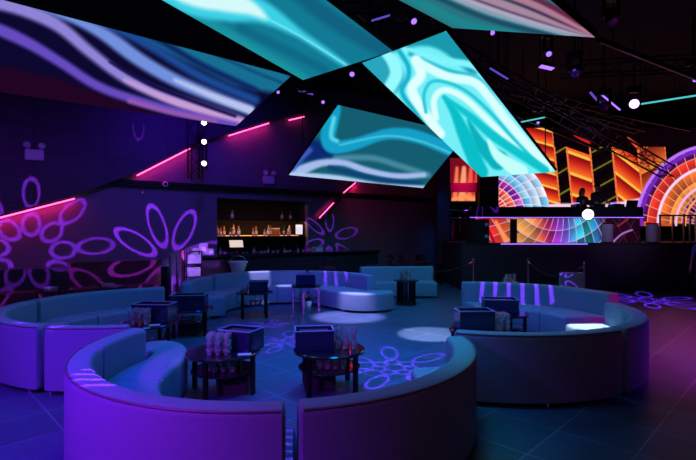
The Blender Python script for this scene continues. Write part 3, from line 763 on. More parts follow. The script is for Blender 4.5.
# tumblers
gl = MB().lathe([(.022, 0), (.027, .006), (.038, .05), (.036, .074), (.031, .074), (.03, .05), (.02, .016), (.002, .014)], n=8).build('tumbler', 'glass')
gl.location = (0, 0, -50); first_glass = [True]
NM = {'T1': 'on the table right of the near gap', 'T2': 'on the table beside the S-shaped seat', 'T3': 'on the front table of the right ring', 'T4': 'on the rear table of the right ring',
      'T5': 'on the table left of the chrome-legged one', 'T6': 'on the chrome-legged table', 'T7': 'on the table beside the chrome posts', 'T8': 'on the left ring table', 'T9': 'on the slatted table before the far teal sofa'}
def glass(x, y, z, label, group):
    if first_glass[0]:
        g = gl; first_glass[0] = False; g.location = (x, y, z)
    else: g = gl.copy(); C.objects.link(g); g.location = (x, y, z)
    g.rotation_euler = (0, 0, rnd.random() * 6); tag(g, label, 'glass', group)
def stack(k, off, nx, ny, nz, z0=None, where='stacked', gap=.088):
    _, (x, y), rad, h = tabs[k]; z = h if z0 is None else z0
    for i in range(nx):
        for j in range(ny):
            for l in range(nz):
                glass(x + off[0] + (i - (nx - 1) / 2) * gap, y + off[1] + (j - (ny - 1) / 2) * gap, z + .001 + l * .078,
                      f'clear tumbler {where} {NM[k]}', f'tumblers {where} {NM[k]}')
stack('T1', (.19, .02), 3, 2, 3); stack('T2', (.0, -.17), 3, 2, 3); stack('T3', (.27, -.08), 2, 3, 3); stack('T8', (-.0, -.15), 3, 2, 3)
stack('T9', (-.03, 0), 3, 2, 3); stack('T5', (-.2, -.02), 2, 2, 2)
stack('T1', (.03, -.1), 4, 2, 1, .45 * .52 + .022, 'on the lower shelf'); stack('T2', (.0, -.1), 4, 2, 1, .45 * .52 + .022, 'on the lower shelf')
stack('T7', (.04, -.12), 4, 2, 1, .45 * .52 + .022, 'on the lower shelf'); stack('T5', (.05, -.1), 3, 2, 1, .52 * .52 + .022, 'on the lower shelf'); stack('T8', (-.1, -.1), 3, 2, 1, .45 * .52 + .022, 'on the lower shelf')
stack('T6', (.0, -.1), 3, 2, 1, .58 * .52 + .022, 'on the lower shelf')
# glasses on the sofa edge ledge behind the right ring: small stack on a low stand
# little candle / menu items
def menu_card(x, y, z, rz, label):
    t = tag(MB().box((0, 0, .006), (.14, .09, .004)).build('menu_card', 'white_plastic'), label, 'card'); t.location = (x, y, z); t.rotation_euler = (0, 0, rz)
menu_card(-2.9 + .2, 6.65 - .17, .447, .3, 'pale card lying on the left ring table'); menu_card(-2.72 - .19, 7.95 - .24, .447, .2, 'pale card lying at the left of the table beside the chrome posts'); menu_card(-1.37 + .27, 5.1 - .17, .447, .2, 'pale card lying on the table beside the S-shaped seat')
t = thing('amber_candle', 'small amber candle jar among the glasses on the left ring table', 'candle', (-2.9 + .02, 6.65 - .22, .45)); MB().lathe([(.025, 0), (.03, .01), (.03, .07), (.02, .072), (.004, .07)], n=14).build('jar', 'amber_glass', t, smooth=40)
t = thing('amber_candle', 'small amber candle jar beside the glasses on the front table of the right ring', 'candle', (1.76 + .33, 6.2 - .1, .45)); MB().lathe([(.025, 0), (.03, .01), (.03, .07), (.02, .072), (.004, .07)], n=14).build('jar', 'amber_glass', t, smooth=40)
# black storage cubes under tables
for k, off, lab in (('T1', (-.1, .05), 'black cube standing under the round table right of the near gap'), ('T2', (.12, .03), 'black cube under the table beside the S-shaped seat'),
                    ('T7', (.02, .0), 'black cube under the table beside the chrome posts'), ('T8', (.05, 0), 'black cube under the left ring table'), ('T4', (0, 0), 'black cube under the rear table of the right ring')):
    _, (x, y), rad, h = tabs[k]; o = tag(MB().box((0, 0, .1), (.34, .3, .2), bev=.012).build('storage_cube', 'black_matte'), lab, 'cube'); o.location = (x + off[0], y + off[1], 0)
t = thing('ice_bucket', 'violet-lit metal bucket on the floor under the chrome-legged table', 'bucket', (-.92, 10.2, 0)); MB().lathe([(.12, 0), (.16, .25), (.17, .255), (.15, .25), (.11, .01)], n=24).build('bowl', 'chrome', t, smooth=40)

# ------------------------------------------------------------------ stanchions and ropes
def stanchion(label, x, y, h=1.0, group='rope stanchions along the dance floor'):
    t = thing('stanchion', label, 'stanchion', (x, y, 0), 0, group)
    MB().lathe([(.15, 0), (.155, .012), (.05, .03), (.025, .05), (.01, .05)], n=24).build('base', 'chrome', t, smooth=40)
    MB().lathe([(.024, .045), (.024, h - .06), (.01, h - .06)], n=14).build('pole', 'chrome', t, smooth=40)
    MB().lathe([(.034, h - .06), (.036, h - .02), (.02, h), (.004, h + .004)], n=14).build('cap', 'chrome', t, smooth=40)
    return Vector((x, y, h - .1))
s0 = stanchion('chrome stanchion behind the far teal sofa', 1.45, 15.2)
s1 = stanchion('chrome stanchion in the dark, left of the stage front', 3.62, 13.4)
s2 = stanchion('chrome stanchion rising behind the far sofa of the right ring', 5.2, 13.4)
s3 = stanchion('chrome stanchion behind the small sofa end at right', 5.98, 11.75)
def rope(a, b, sag, label):
    pts = [a + (b - a) * (k / 16) - Vector((0, 0, sag * (1 - (2 * k / 16 - 1) ** 2))) for k in range(17)]
    t = thing('barrier_rope', label, 'rope', a); MB().tube(pts, .016, 8).build('cord', 'rope_velvet', t, org=tuple(a))
    for p, q in ((pts[0], pts[1]), (pts[-1], pts[-2])): MB().tube([p, p + (q - p) * .7], .022, 8).build('hook', 'chrome', t, org=tuple(a))
rope(s0, s1, .38, 'sagging dark barrier rope left of the stage'); rope(s2, s3, .35, 'sagging dark barrier rope behind the right ring')
for x, y, lab in ((-3.87, 10.1, 'tall chrome post beside the left ring, nearer of the pair'), (-4.05, 11.0, 'tall chrome post beside the left ring, farther of the pair')): stanchion(lab, x, y, 1.27, 'tall chrome posts')
t = thing('dark_totem', 'dark upright totem just left of the two chrome posts', 'totem', (-3.78, 9.6, 0)); MB().box((0, 0, .52), (.14, .14, 1.04), bev=.01).build('body', 'black_gloss', t); MB().box((0, 0, .01), (.26, .26, .02)).build('base', 'black_metal', t)

# ------------------------------------------------------------------ bar
ca, cb = W(185, 250, 1.45), W(352, 250, 1.45); ca.z = cb.z = 0
bar = thing('bar_counter', 'long dark bar counter in front of the bottle shelves', 'bar', (ca + cb) / 2); o_ = tuple(bar.location)
mb = MB(); wseg(mb, ca, cb, 0, 1.1, .45); mb.build('front', 'black_matte', bar, org=o_)
mb = MB(); wseg(mb, ca + WN * .1, cb + WN * .1, 1.1, 1.16, .65); mb.build('worktop', 'black_gloss', bar, org=o_)
mb = MB(); a = ca + WN * .14; b = cb + WN * .14; mb.tube([(a.x, a.y, .2), (b.x, b.y, .2)], .02); mb.build('foot_rail', 'chrome', bar, org=o_)
n_ = Vector(b0); back = thing('back_bar', 'lit bottle shelves recessed in the wall behind the bar', 'shelf unit', Vector((*((b0 + b1) / 2)[:2], 0)) - WN * .3); o_ = tuple(back.location)
def bseg(name, z0, z1, d0, d1, m, parent=back): 
    mb = MB(); a = Vector(b0) + WD * .02; b = Vector(b1) - WD * .02; wseg(mb, a - WN * d0, b - WN * d0, z0, z1, d1 - d0); return mb.build(name, m, parent, org=o_)
bseg('cabinet', 0, 1.02, .02, .62, 'black_matte'); bseg('counter', 1.02, 1.06, -.02, .62, 'black_gloss')
bseg('shelf', 1.60, 1.63, .12, .6, 'black_gloss'); bseg('shelf', 2.12, 2.15, .12, .6, 'black_gloss')
bseg('shelf_light', 1.632, 1.645, .585, .6, 'led_amber'); bseg('shelf_light', 2.152, 2.162, .585, .6, 'led_amber_dim')
blen = (Vector(b1) - Vector(b0)).length
def bp(u, z, d=.3):
    q = Vector(b0) + WD * (blen * u) - WN * d; return (q.x, q.y, z)
def bottle(m, lm, h=.3, r=.038, name='bottle'):
    t = thing(name, 'bottle', 'bottle')
    MB().lathe([(r * .95, 0), (r, .01), (r, h * .55), (r * .8, h * .64), (r * .35, h * .74), (r * .32, h * .97), (.004, h * .97)], n=14).build('glass_body', m, t, smooth=40)
    MB().lathe([(r * .38, h * .93), (r * .38, h), (.003, h + .002)], n=12).build('cap', 'black_metal', t)
    MB().lathe([(r * 1.02, h * .16), (r * 1.02, h * .46), (r * .9, h * .46)], n=14).build('label_band', lm, t, smooth=40)
    return t
protos = [bottle('amber_glass', 'label_paper'), bottle('clear_bottle', 'label_paper', .28, .045), bottle('green_bottle', 'white_plastic', .32, .036)]
usedb = set()
def put_bottle(k, loc, label, group=None, sc=1.):
    if k not in usedb: o = protos[k]; usedb.add(k); o.location = loc
    else: o = dup(protos[k], loc)
    o.scale = (sc, sc, sc); o['label'] = label
    if group: o['group'] = group
put_bottle(1, bp(.19, 2.151), 'single lone bottle on the upper bar shelf, left part'); put_bottle(0, bp(.74, 2.151), 'left one of the bottle pair on the upper bar shelf'); put_bottle(0, bp(.84, 2.151), 'right one of the bottle pair on the upper bar shelf')
for i, u in enumerate((.03, .07, .11, .16, .20, .26, .40, .44, .54, .57, .60, .71, .75, .80, .83)):
    k = (1, 0, 0, 2, 0, 1, 0, 0, 1, 1, 0, 0, 2, 0, 1)[i]; put_bottle(k, bp(u, 1.631, .22 + .05 * (i % 3)), 'bottle standing in the row on the lower lit bar shelf', 'bottles on the lower bar shelf', (1.15, .9, 1.05, .8, 1.25)[i % 5])
t = thing('amber_box', 'glowing amber gift box on the lower bar shelf, middle', 'box', bp(.66, 1.631)); MB().box((0, 0, .11), (.26, .12, .22), rz=.6, bev=.01).build('body', 'amber_glass', t); MB().box((0, 0, .23), (.27, .13, .03), rz=.6).build('lid', 'label_paper', t)
t = thing('menu_screen', 'small white glowing screen at the right end of the lower bar shelf', 'screen', bp(.925, 1.631, .2)); MB().box((0, 0, .2), (.3, .03, .38), rz=.62).build('frame', 'black_metal', t); MB().box(WN * .02 + Vector((0, 0, .2)), (.25, .005, .31), rz=.62).build('display', 'screen_white', t)
for i in range(16):
    q = bp(.05 + .058 * i, 1.061, .15 + .1 * (i % 2))
    if i % 3: glass(q[0], q[1], q[2], 'clear tumbler in the row on the back bar counter', 'tumblers on the back bar counter'); 
    else: put_bottle((1, 2)[i % 2], q, 'bottle standing low on the back bar counter among tumblers', 'bottles on the back bar counter', .85)
# things on the front counter
def cpt(px, off=1.3, z=1.16): 
    q = W(px - 19, 230, off); return Vector((q.x, q.y, z))
q = cpt(238); t = thing('till', 'tilted cream-lit cash till screen on the bar', 'till', q)
MB().lathe([(.1, 0), (.1, .015), (.02, .02), (.02, .2)], n=16).build('stand', 'black_metal', t)
Mx = Matrix.Rotation(.5, 4, 'Z') @ Matrix.Rotation(R(-25), 4, 'X')
MB().box((0, 0, .27), (.4, .025, .24), rot=Mx).build('housing', 'black_metal', t); MB().box(Vector((0, 0, .27)) + Mx.to_3x3() @ Vector((0, -.016, 0)), (.36, .004, .2), rot=Mx).build('display', 'screen_cream', t)
for i, px in enumerate((256, 261, 266, 272, 278, 285, 290, 296, 302)):
    q = cpt(px, 1.25 + .1 * (i % 2)); glass(q.x, q.y, q.z, 'clear tumbler standing on the long bar counter', 'tumblers on the bar counter')
for px, w, h, lab in ((199, .2, .2, 'violet-lit carton at the left end of the bar'), (207, .22, .3, 'taller violet-lit carton on the bar, second from the left end'), (214, .15, .16, 'small pale carton on the bar beside the taller carton'), (316, .3, .14, 'pale box on the right part of the bar')):
    q = cpt(px, 1.25); t = thing('carton', lab, 'box', q, .6); MB().box((0, 0, h / 2), (w, .2, h), bev=.008).build('body', 'carton', t); MB().box((0, -.101, h * .5), (w * .5, .004, h * .4)).build('sticker', 'white_plastic', t)
# display rack at the bar's left end
q = P(193, 230, 11.0); t = thing('display_rack', 'pale violet-lit rack of stacked papers at the left end of the bar', 'rack', (q.x, q.y, 0), .5)
for z in (.1, .4, .7, 1.0, 1.28): MB().box((0, 0, z), (.34, .3, .02)).build('shelf', 'black_metal', t)
for sx in (-.17, .17):
    for sy in (-.14, .14): MB().box((sx, sy, .66), (.02, .02, 1.32)).build('post', 'black_metal', t)
for k, z in enumerate((.11, .41, .71, 1.01)): MB().box((0, 0, z + .1), (.3, .25, .2), (k % 2) * .1).build('paper_stack', 'poster', t)
q = P(183.5, 230, 11.45); t = tag(MB().box((0, 0, .65), (.1, .12, 1.3), .5, .01).build('narrow_stand', mat('dusky_red', (.4, .12, .14), .6)), 'narrow reddish stand against the left side of the pale rack', 'stand'); t.location = (q.x, q.y, 0)
# round tub on a stand in front of the bar
q = P(238, 260, 11.9); t = thing('ice_tub', 'violet-lit conical tub on a stand in front of the bar', 'tub', (q.x, q.y, 0))
MB().lathe([(.15, .70), (.23, .96), (.25, .97), (.25, 1.0), (.22, 1.0), (.14, .72), (.01, .72)], n=28).build('bowl', 'white_plastic', t, smooth=40)
MB().lathe([(.2, 0), (.2, .02), (.03, .05), (.03, .66), (.1, .70), (.01, .705)], n=20).build('stand', 'black_metal', t)
arc_ = [(.2 * math.cos(a), 0, 1.0 + .14 * math.sin(a)) for a in np.linspace(0, PI, 13)]; MB().tube(arc_, .008, 6).build('handle', 'chrome', t)
# bar stools
def stool(label, x, y, rz):
    t = thing('bar_stool', label, 'stool', (x, y, 0), rz, 'bar stools')
    MB().lathe([(.2, .70), (.21, .72), (.21, .77), (.17, .79), (.01, .79)], n=20).build('seat', 'red_fabric', t, smooth=40)
    MB().tube([(.2 * math.cos(a), .2 * math.sin(a), 1.0) for a in np.linspace(.3, PI - .3, 10)], .02, 8).build('backrest', 'black_metal', t)
    MB().tube([(.17, .1, .76), (.19, .06, 1.0)], .01, 6).build('back_post', 'black_metal', t); MB().tube([(-.17, .1, .76), (-.19, .06, 1.0)], .01, 6).build('back_post', 'black_metal', t)
    for k in range(4):
        a = PI / 4 + k * PI / 2; MB().tube([(.13 * math.cos(a), .13 * math.sin(a), .71), (.2 * math.cos(a), .2 * math.sin(a), 0)], .014, 8).build('leg', 'black_metal', t)
    MB().tube([(.18 * math.cos(a), .18 * math.sin(a), .25) for a in np.linspace(0, 2 * PI, 17)], .01, 6).build('foot_ring', 'chrome', t)
for i, (px, off, lab) in enumerate(((330, 2.3, 'dark bar stool by the violet-patterned end of the bar'), (352, 2.2, 'dark bar stool next to the bar end, in the shade'), (378, 2.1, 'dark bar stool alone beyond the bar end'), (290, 2.25, 'dark bar stool behind the middle sofa'))):
    q = W(px, 230, off); stool(lab, q.x, q.y, .6 + i)
# dark high tables along the far wall with chairs
def chair(label, x, y, rz):
    t = thing('lounge_chair', label, 'chair', (x, y, 0), rz)
    MB().box((0, 0, .42), (.5, .5, .1), bev=.03).build('seat', 'red_fabric', t, smooth=40)
    MB().arc((0, 0), R(20), R(160), rrect(.24, .3, .4, .92, .02), 14).build('backrest', 'red_fabric', t, smooth=40)
    for k in range(4):
        a = PI / 4 + k * PI / 2; MB().tube([(.25 * math.cos(a), .25 * math.sin(a), .38), (.3 * math.cos(a), .3 * math.sin(a), 0)], .014, 8).build('leg', 'black_metal', t)
q = W(388, 230, 1.0); chair('dark red tub chair by the far wall, left', q.x, q.y, .6); q = W(404, 230, 1.0); chair('dark red tub chair by the far wall, right', q.x, q.y, .6)
q = W(396, 230, 1.9); round_table('dark round table in front of the red tub chairs', (q.x, q.y), .35, .7, group='far wall tables')
# low tables with glasses by the wall banquette
for i, (px, lab) in enumerate(((50, 'low dark table before the banquette, left, with tumblers'), (100, 'low dark table before the banquette, right, with tumblers'))):
    q = W(px, 230, 1.75); round_table(lab, (q.x, q.y), .36, .55, group='banquette tables')
    for k in range(6): glass(q.x - .12 + .085 * (k % 3), q.y - .12 + .09 * (k // 3), .551, 'clear tumbler on the ' + ('left' if i == 0 else 'right') + ' table before the wall banquette', 'tumblers on the ' + ('left' if i == 0 else 'right') + ' banquette table')
# glasses on a ledge behind the right ring far sofa
tp = thing('drink_stand', 'small chrome stand with glasses behind the far sofa of the right ring', 'stand', (3.35, 9.6, 0))
MB().lathe([(.15, 0), (.15, .015), (.018, .03), (.018, .7), (.16, .71), (.16, .73), (.01, .73)], n=24).build('pedestal', 'chrome', tp, smooth=40)
for k in range(6): glass(3.27 + .08 * (k % 3), 9.57 + .08 * (k // 3), .731, 'clear tumbler on the chrome stand behind the right ring', 'tumblers on the chrome stand')
for k in range(3): glass(3.27 + .08 * (k % 3), 9.57, .808, 'clear tumbler on the chrome stand behind the right ring', 'tumblers on the chrome stand')

# ------------------------------------------------------------------ wall fittings
def emergency(label, px, py, off=0.):
    q = W(px, py); rz = math.atan2(WD.y, WD.x); t = thing('emergency_light', label, 'emergency light', q + WN * off, rz)
    MB().box((0, -.06, 0), (.36, .11, .24), bev=.015).build('box', 'white_plastic', t)
    for sx in (-.12, .12):
        hd = MB().lathe([(.05, 0), (.065, .03), (.075, .09), (.07, .1), (.06, .085), (.01, .08)], (sx, -.06, .19), 16, Matrix.Rotation(R(90 - 15), 4, 'X') @ Matrix.Rotation(R(sx * 120), 4, 'Y')).build('lamp_head', 'white_plastic', t, smooth=40)
        MB().tube([(sx, -.06, .1), (sx, -.06, .19)], .015, 8).build('neck', 'white_plastic', t)
emergency('white twin-head emergency light on the left wall, far left', 34, 157, .285); emergency('white twin-head emergency light above the back bar', 268, 180)
q = W(164, 184.5, .12); t = thing('dome_camera', 'small white ring camera on the dark wall ledge', 'camera', q, math.atan2(WD.y, WD.x))
MB().lathe([(.07, 0), (.075, .02), (.05, .05)], n=20, M=Matrix.Rotation(R(90), 4, 'X')).build('ring', 'white_plastic', t, smooth=40); MB().lathe([(.048, .04), (.04, .06), (.01, .075)], n=16, M=Matrix.Rotation(R(90), 4, 'X')).build('dome', 'black_gloss', t, smooth=40)
q = W(142, 192.5); t = thing('call_point', 'small red call point on the wall below the ledge', 'alarm button', q, math.atan2(WD.y, WD.x)); MB().box((0, -.03, 0), (.1, .05, .1), bev=.008).build('body', 'red_plastic', t); MB().box((0, -.057, 0), (.05, .005, .05)).build('glass', 'white_plastic', t)

# ------------------------------------------------------------------ ceiling rig
def truss(label, a, b, w=.3, verts=False, group='lighting trusses'):
    a, b = Vector(a), Vector(b); t = thing('lighting_truss', label, 'truss', a, 0, group); d = (b - a); L = d.length; d.normalize()
    up = Vector((0, 0, 1)) if abs(d.z) < .9 else Vector((0, 1, 0)); x = d.cross(up).normalized() * w / 2; y = x.cross(d).normalized() * w / 2
    cor = [x + y, -x + y, -x - y, x - y]; o_ = tuple(a)
    for c in cor: MB().tube([a + c, b + c], .022, 8).build('chord', 'black_metal', t, org=o_)
    mb = MB(); n = max(2, int(L / (w * 1.1)))
    for i in range(n):
        p, q = a + d * L * i / n, a + d * L * (i + 1) / n
        for k in range(4):
            c, e = cor[k], cor[(k + 1) % 4]; mb.tube([p + c, q + e] if i % 2 else [p + e, q + c], .01, 5)
    mb.build('lacing', 'black_metal', t, org=o_)
    if not verts:
        for f in (.15, .85):
            p = a + d * L * f + Vector((0, 0, w / 2)); MB().tube([p, Vector((p.x, p.y, CZ))], .015, 6).build('hanger', 'black_metal', t, org=o_)
    return t
truss('long truss slanting down in front of the orange screen top, right', P(452, 52, 8.6), P(668, 172, 13.2))
truss('truss crossing high behind the brightest screen', P(470, 78, 10), P(640, 128, 15))
truss('truss along the dark ceiling at upper right', P(560, 70, 11), P(720, 62, 10))
truss('truss high between the left and centre screens', P(250, 90, 13), P(400, 78, 12))
truss('truss running over the bar', P(300, 100, 14.5), P(470, 140, 17))
truss('truss near the top edge between two teal screens', P(350, 8, 7.5), P(455, 14, 8.5))
truss('upright black truss mounted on the wall left of the blue spotlights', W(192, 180, .3), Vector((W(192, 180, .3).x, W(192, 180, .3).y, CZ)), .3, True)
# pipes
for i, (a, b) in enumerate(((P(500, 90, 12), P(690, 130, 15)), (P(480, 100, 13), P(600, 150, 16)), (P(600, 40, 8), P(700, 80, 11)), (P(240, 70, 14), P(380, 96, 15)))):
    lab = ('dark ceiling pipe at right, upper', 'dark ceiling pipe behind the brightest screen', 'dark ceiling pipe at the upper right corner', 'dark ceiling pipe over the bar')[i]
    t = thing('ceiling_pipe', lab, 'pipe', a); MB().tube([a, b], .05, 10).build('run', 'black_metal', t, org=tuple(a))
    for p in (a + (b - a) * .1, a + (b - a) * .9): MB().tube([p, Vector((p.x, p.y, CZ))], .012, 6).build('hanger', 'black_metal', t, org=tuple(a))
def moving_head(label, p, tgt, lens='lens_off', r=.11, hang=True):
    p = Vector(p); t = thing('moving_head', label, 'stage light', p); o_ = tuple(p); d = (Vector(tgt) - p).normalized()
    Mq = d.to_track_quat('Z', 'Y').to_matrix().to_4x4()
    MB().lathe([(r * .7, -.2), (r * .95, -.16), (r, .1), (r * 1.05, .17), (r * .95, .17), (r * .9, .15)], n=20, M=Mq).build('head', 'black_metal', t, smooth=40)
    MB().lathe([(r * .9, .152), (r * .5, .165), (.005, .17)], n=20, M=Mq).build('lens', lens, t, smooth=40)
    zt = .3
    MB().box((0, 0, zt), (r * 2.6, .08, .03)).build('yoke', 'black_metal', t)
    for sx in (-1, 1): MB().box((sx * r * 1.25, 0, zt / 2), (.03, .08, zt)).build('yoke_arm', 'black_metal', t)
    MB().box((0, 0, zt + .08), (.3, .22, .13), bev=.015).build('base', 'black_metal', t)
    if hang: MB().tube([(0, 0, zt + .14), (0, 0, CZ - p.z)], .02, 8).build('hanger', 'black_metal', t)
heads = [
 ('blazing violet moving head at the upper left', P(40, 29, 8.5), (-2, 2, 1), 'lens_violet', .1),
 ('bright violet moving head before the teal strip at right', P(634, 104, 11.8), (0, -1, 1.7), 'lens_violet', .12),
 ('violet moving head between the top teal and pink screens', P(411, 18, 7), (2.2, 2.0, .5), 'lens_soft', .05),
 ('moving head under the truss left of the dark teal screen', P(322, 101, 12.5), (2, 2, 0), 'lens_soft', .05),
 ('moving head at the corner of the lilac screen', P(277, 91, 12), (2, 2, 0), 'lens_soft', .045),
 ('moving head under the pink screen', P(491, 31, 9), (2, 1, 0), 'lens_soft', .05),
 ('moving head aimed down at upper right', P(611, 18, 8), (4, 4, 0), 'lens_off', .1),
 ('moving head on the slanting truss, upper', P(548, 52, 9.6), (2, 2, 0), 'lens_soft', .06),
 ('moving head on the slanting truss, middle', P(575, 72, 10.4), (1, 2, 0), 'lens_off', .11),
 ('moving head on the slanting truss, lower', P(604, 106, 12), (1, 2, 0), 'lens_off', .12),
 ('small moving head behind the brightest screen', P(538, 122, 14), (1, 2, 0), 'lens_soft', .045),
 ('moving head over the dance floor by the top right edge', P(694, 79, 11), (3, 2, 0), 'lens_soft', .045),
 ('moving head over the bar in the dark', P(352, 73, 12), (0, 2, 0), 'lens_soft', .07)]
for h in heads: moving_head(*h)
# four spotlights on a vertical pole
pt = P(204.5, 100, 12); polex = pt.x
t = thing('light_pole', 'thin black drop pole carrying four white spotlights', 'pole', (polex, 12.15, 3.4)); MB().tube([(0, 0, 0), (0, 0, CZ - 3.4)], .03, 8).build('tube', 'black_metal', t)
for py, lab in ((103, 'white spotlight clamped under the lilac striped screen'), (122, 'topmost white spotlight on the drop pole'), (141, 'middle white spotlight on the drop pole'), (162.5, 'lowest white spotlight on the drop pole')):
    p = P(204.5, py, 9.85 if py == 103 else 11.9); t = thing('pole_spotlight', lab, 'spotlight', p, 0, None)
    Mq = (Vector((.15, -1, -.45)).normalized()).to_track_quat('Z', 'Y').to_matrix().to_4x4()
    MB().lathe([(.04, -.1), (.07, -.08), (.08, .08), (.085, .1), (.07, .09)], n=18, M=Mq).build('can', 'black_metal', t, smooth=40); MB().lathe([(.07, .085), (.05, .1), (.004, .105)], n=18, M=Mq).build('lens', 'lens_white', t, smooth=40)
    MB().tube([(0, .22, .0), (0, .05, 0)], .02, 8).build('clamp', 'black_metal', t)
# light bars on the ceiling
for p, q, m, lab in ((P(641, 104, 11.9), P(712, 93, 11), 'led_teal', 'long teal light strip at the right edge under the ceiling'), (P(521, 122, 13.5), P(546, 117, 13.6), 'led_teal', 'short teal light strip right of the brightest screen'), (P(602, 95, 12.5), P(620, 110, 12.6), 'lens_soft', 'violet light bar ending at the bright violet lamp')):
    t = thing('light_bar', lab, 'strip light', p); MB().tube([p, q], .022, 8).build('tube', m, t, org=tuple(p)); up = Vector((0, 0, .04)); MB().tube([p + up, q + up], .025, 6).build('channel', 'black_metal', t, org=tuple(p))
    for k in (p, q): MB().tube([k + up, Vector((k.x, k.y, CZ))], .008, 6).build('hanger', 'black_metal', t, org=tuple(p))
def bar_glow(label, a, b, m, w_=.05):  # glowing bars added for the small coloured glints in the dark rig
    t = thing('glint_bar', label, 'stage light', a); o_ = tuple(a); MB().hull([a + Vector((0, -w_, 0)), a + Vector((0, w_, 0)), a + Vector((0, w_, .06)), a + Vector((0, -w_, .06))], [b + Vector((0, -w_, 0)), b + Vector((0, w_, 0)), b + Vector((0, w_, .06)), b + Vector((0, -w_, .06))]).build('housing', 'black_metal', t, org=o_)
    k = Vector((0, 0, -.006)); MB().hull([a + k + Vector((0, -w_ * .8, 0)), a + k + Vector((0, w_ * .8, 0)), a + Vector((0, w_ * .8, 0)), a + Vector((0, -w_ * .8, 0))], [b + k + Vector((0, -w_ * .8, 0)), b + k + Vector((0, w_ * .8, 0)), b + Vector((0, w_ * .8, 0)), b + Vector((0, -w_ * .8, 0))]).build('lens', m, t, org=o_)
    for q in (a, b): MB().tube([q + Vector((0, 0, .06)), Vector((q.x, q.y, CZ))], .01, 6).build('hanger', 'black_metal', t, org=o_)
mat('glint_dim', (.3, .2, .8), .3, emit=(.10, .05, .45), estr=1.)
mat('glint_red', (.6, .2, .2), .3, emit=(.35, .06, .08), estr=1.)
bar_glow('violet glint as a glowing panel below the pink screen, in the dark rig', P(540, 66, 9.4), P(553, 69, 9.4), 'lens_soft', .1)
bar_glow('reddish glint as a glowing panel in the dark rig right of the centre', P(572, 69, 10.6), P(579, 71, 10.6), 'glint_red', .12)
bar_glow('long dim blue glint streak right of the brightest screen', P(490, 68, 7.9), P(508, 79, 8.3), 'glint_dim', .04)
bar_glow('violet glint streak between the top teal and pink screens', P(370, 21, 7.3), P(390, 15, 7.3), 'glint_dim', .04)
bar_glow('dim blue glint streak deeper in the rig at right', P(590, 92, 12), P(604, 108, 12.8), 'glint_dim', .06)
bar_glow('faint violet glint over the bar, under the teal screens', P(298, 90, 13), P(313, 94, 13), 'glint_dim', .14)
# white booth spotlight
moving_head('dazzling white spotlight on the front of the booth', P(588, 214.5, 14.12), (0, 0, 1.75), 'lens_white', .17, False)
MB

# ------------------------------------------------------------------ lights
def spot(name, loc, tgt, power, col, size, blend=.6, rad=.08, gobo=None, roll=0.):
    L = bpy.data.lights.new(name, 'SPOT'); L.energy = power; L.color = col; L.spot_size = R(size); L.spot_blend = blend; L.shadow_soft_size = rad
    o = bpy.data.objects.new(name, L); C.objects.link(o); o.location = loc
    q = (Vector(tgt) - Vector(loc)).to_track_quat('-Z', 'Y'); o.rotation_mode = 'QUATERNION'; o.rotation_quaternion = q @ Matrix.Rotation(R(roll), 3, 'Z').to_quaternion()
    if gobo: gobo_nodes(L, *gobo)
    return o
def gobo_nodes(L, kind, N, rc, A, B, w):
    """flower of N outlined petals: rc centre radius, A/B half sizes, w line width (all in tan of angle)"""
    L.use_nodes = True; nt = L.node_tree; em = nt.nodes['Emission']
    tc = nt.nodes.new('ShaderNodeTexCoord'); sp_ = nt.nodes.new('ShaderNodeSeparateXYZ'); nt.links.new(tc.outputs['Normal'], sp_.inputs[0])
    def m(op, a, b=None, c=None):
        n = nt.nodes.new('ShaderNodeMath'); n.operation = op
        for i, x in enumerate((a, b, c)):
            if x is None: continue
            if isinstance(x, (int, float)): n.inputs[i].default_value = x
            else: nt.links.new(x, n.inputs[i])
        return n.outputs[0]
    z = m('ABSOLUTE', sp_.outputs[2]); u = m('DIVIDE', sp_.outputs[0], z); v = m('DIVIDE', sp_.outputs[1], z)
    def ell(x, y, a, b, wd):
        e = m('SQRT', m('ADD', m('POWER', m('DIVIDE', x, a), 2), m('POWER', m('DIVIDE', y, b), 2)))
        d = m('ABSOLUTE', m('SUBTRACT', e, 1)); return m('SUBTRACT', 1, m('MULTIPLY', d, 1 / wd), None)
    if kind == 'flower':
        r = m('SQRT', m('ADD', m('MULTIPLY', u, u), m('MULTIPLY', v, v))); th = m('ARCTAN2', v, u)
        a = m('SUBTRACT', m('FLOORED_MODULO', m('ADD', th, PI), 2 * PI / N), PI / N)
        y = m('MULTIPLY', r, m('SINE', a)); rx = m('MULTIPLY', r, m('COSINE', a)); f = 0.0
        for (c_, a_, b_, w_) in rc: f = m('MAXIMUM', f, ell(m('SUBTRACT', rx, c_ * A), y, a_ * A, b_ * A, w_))
    else:     # bars
        s = m('SINE', m('MULTIPLY', u, N)); f = m('MULTIPLY', m('GREATER_THAN', s, .6), m('LESS_THAN', m('ABSOLUTE', v), A))
        f = m('MULTIPLY', f, m('LESS_THAN', m('ABSOLUTE', u), B))
    f = m('MINIMUM', m('MULTIPLY', m('MAXIMUM', f, 0), 2.2), 1)
    nt.links.new(f, em.inputs['Strength'])
VI = (.30, .03, 1.)
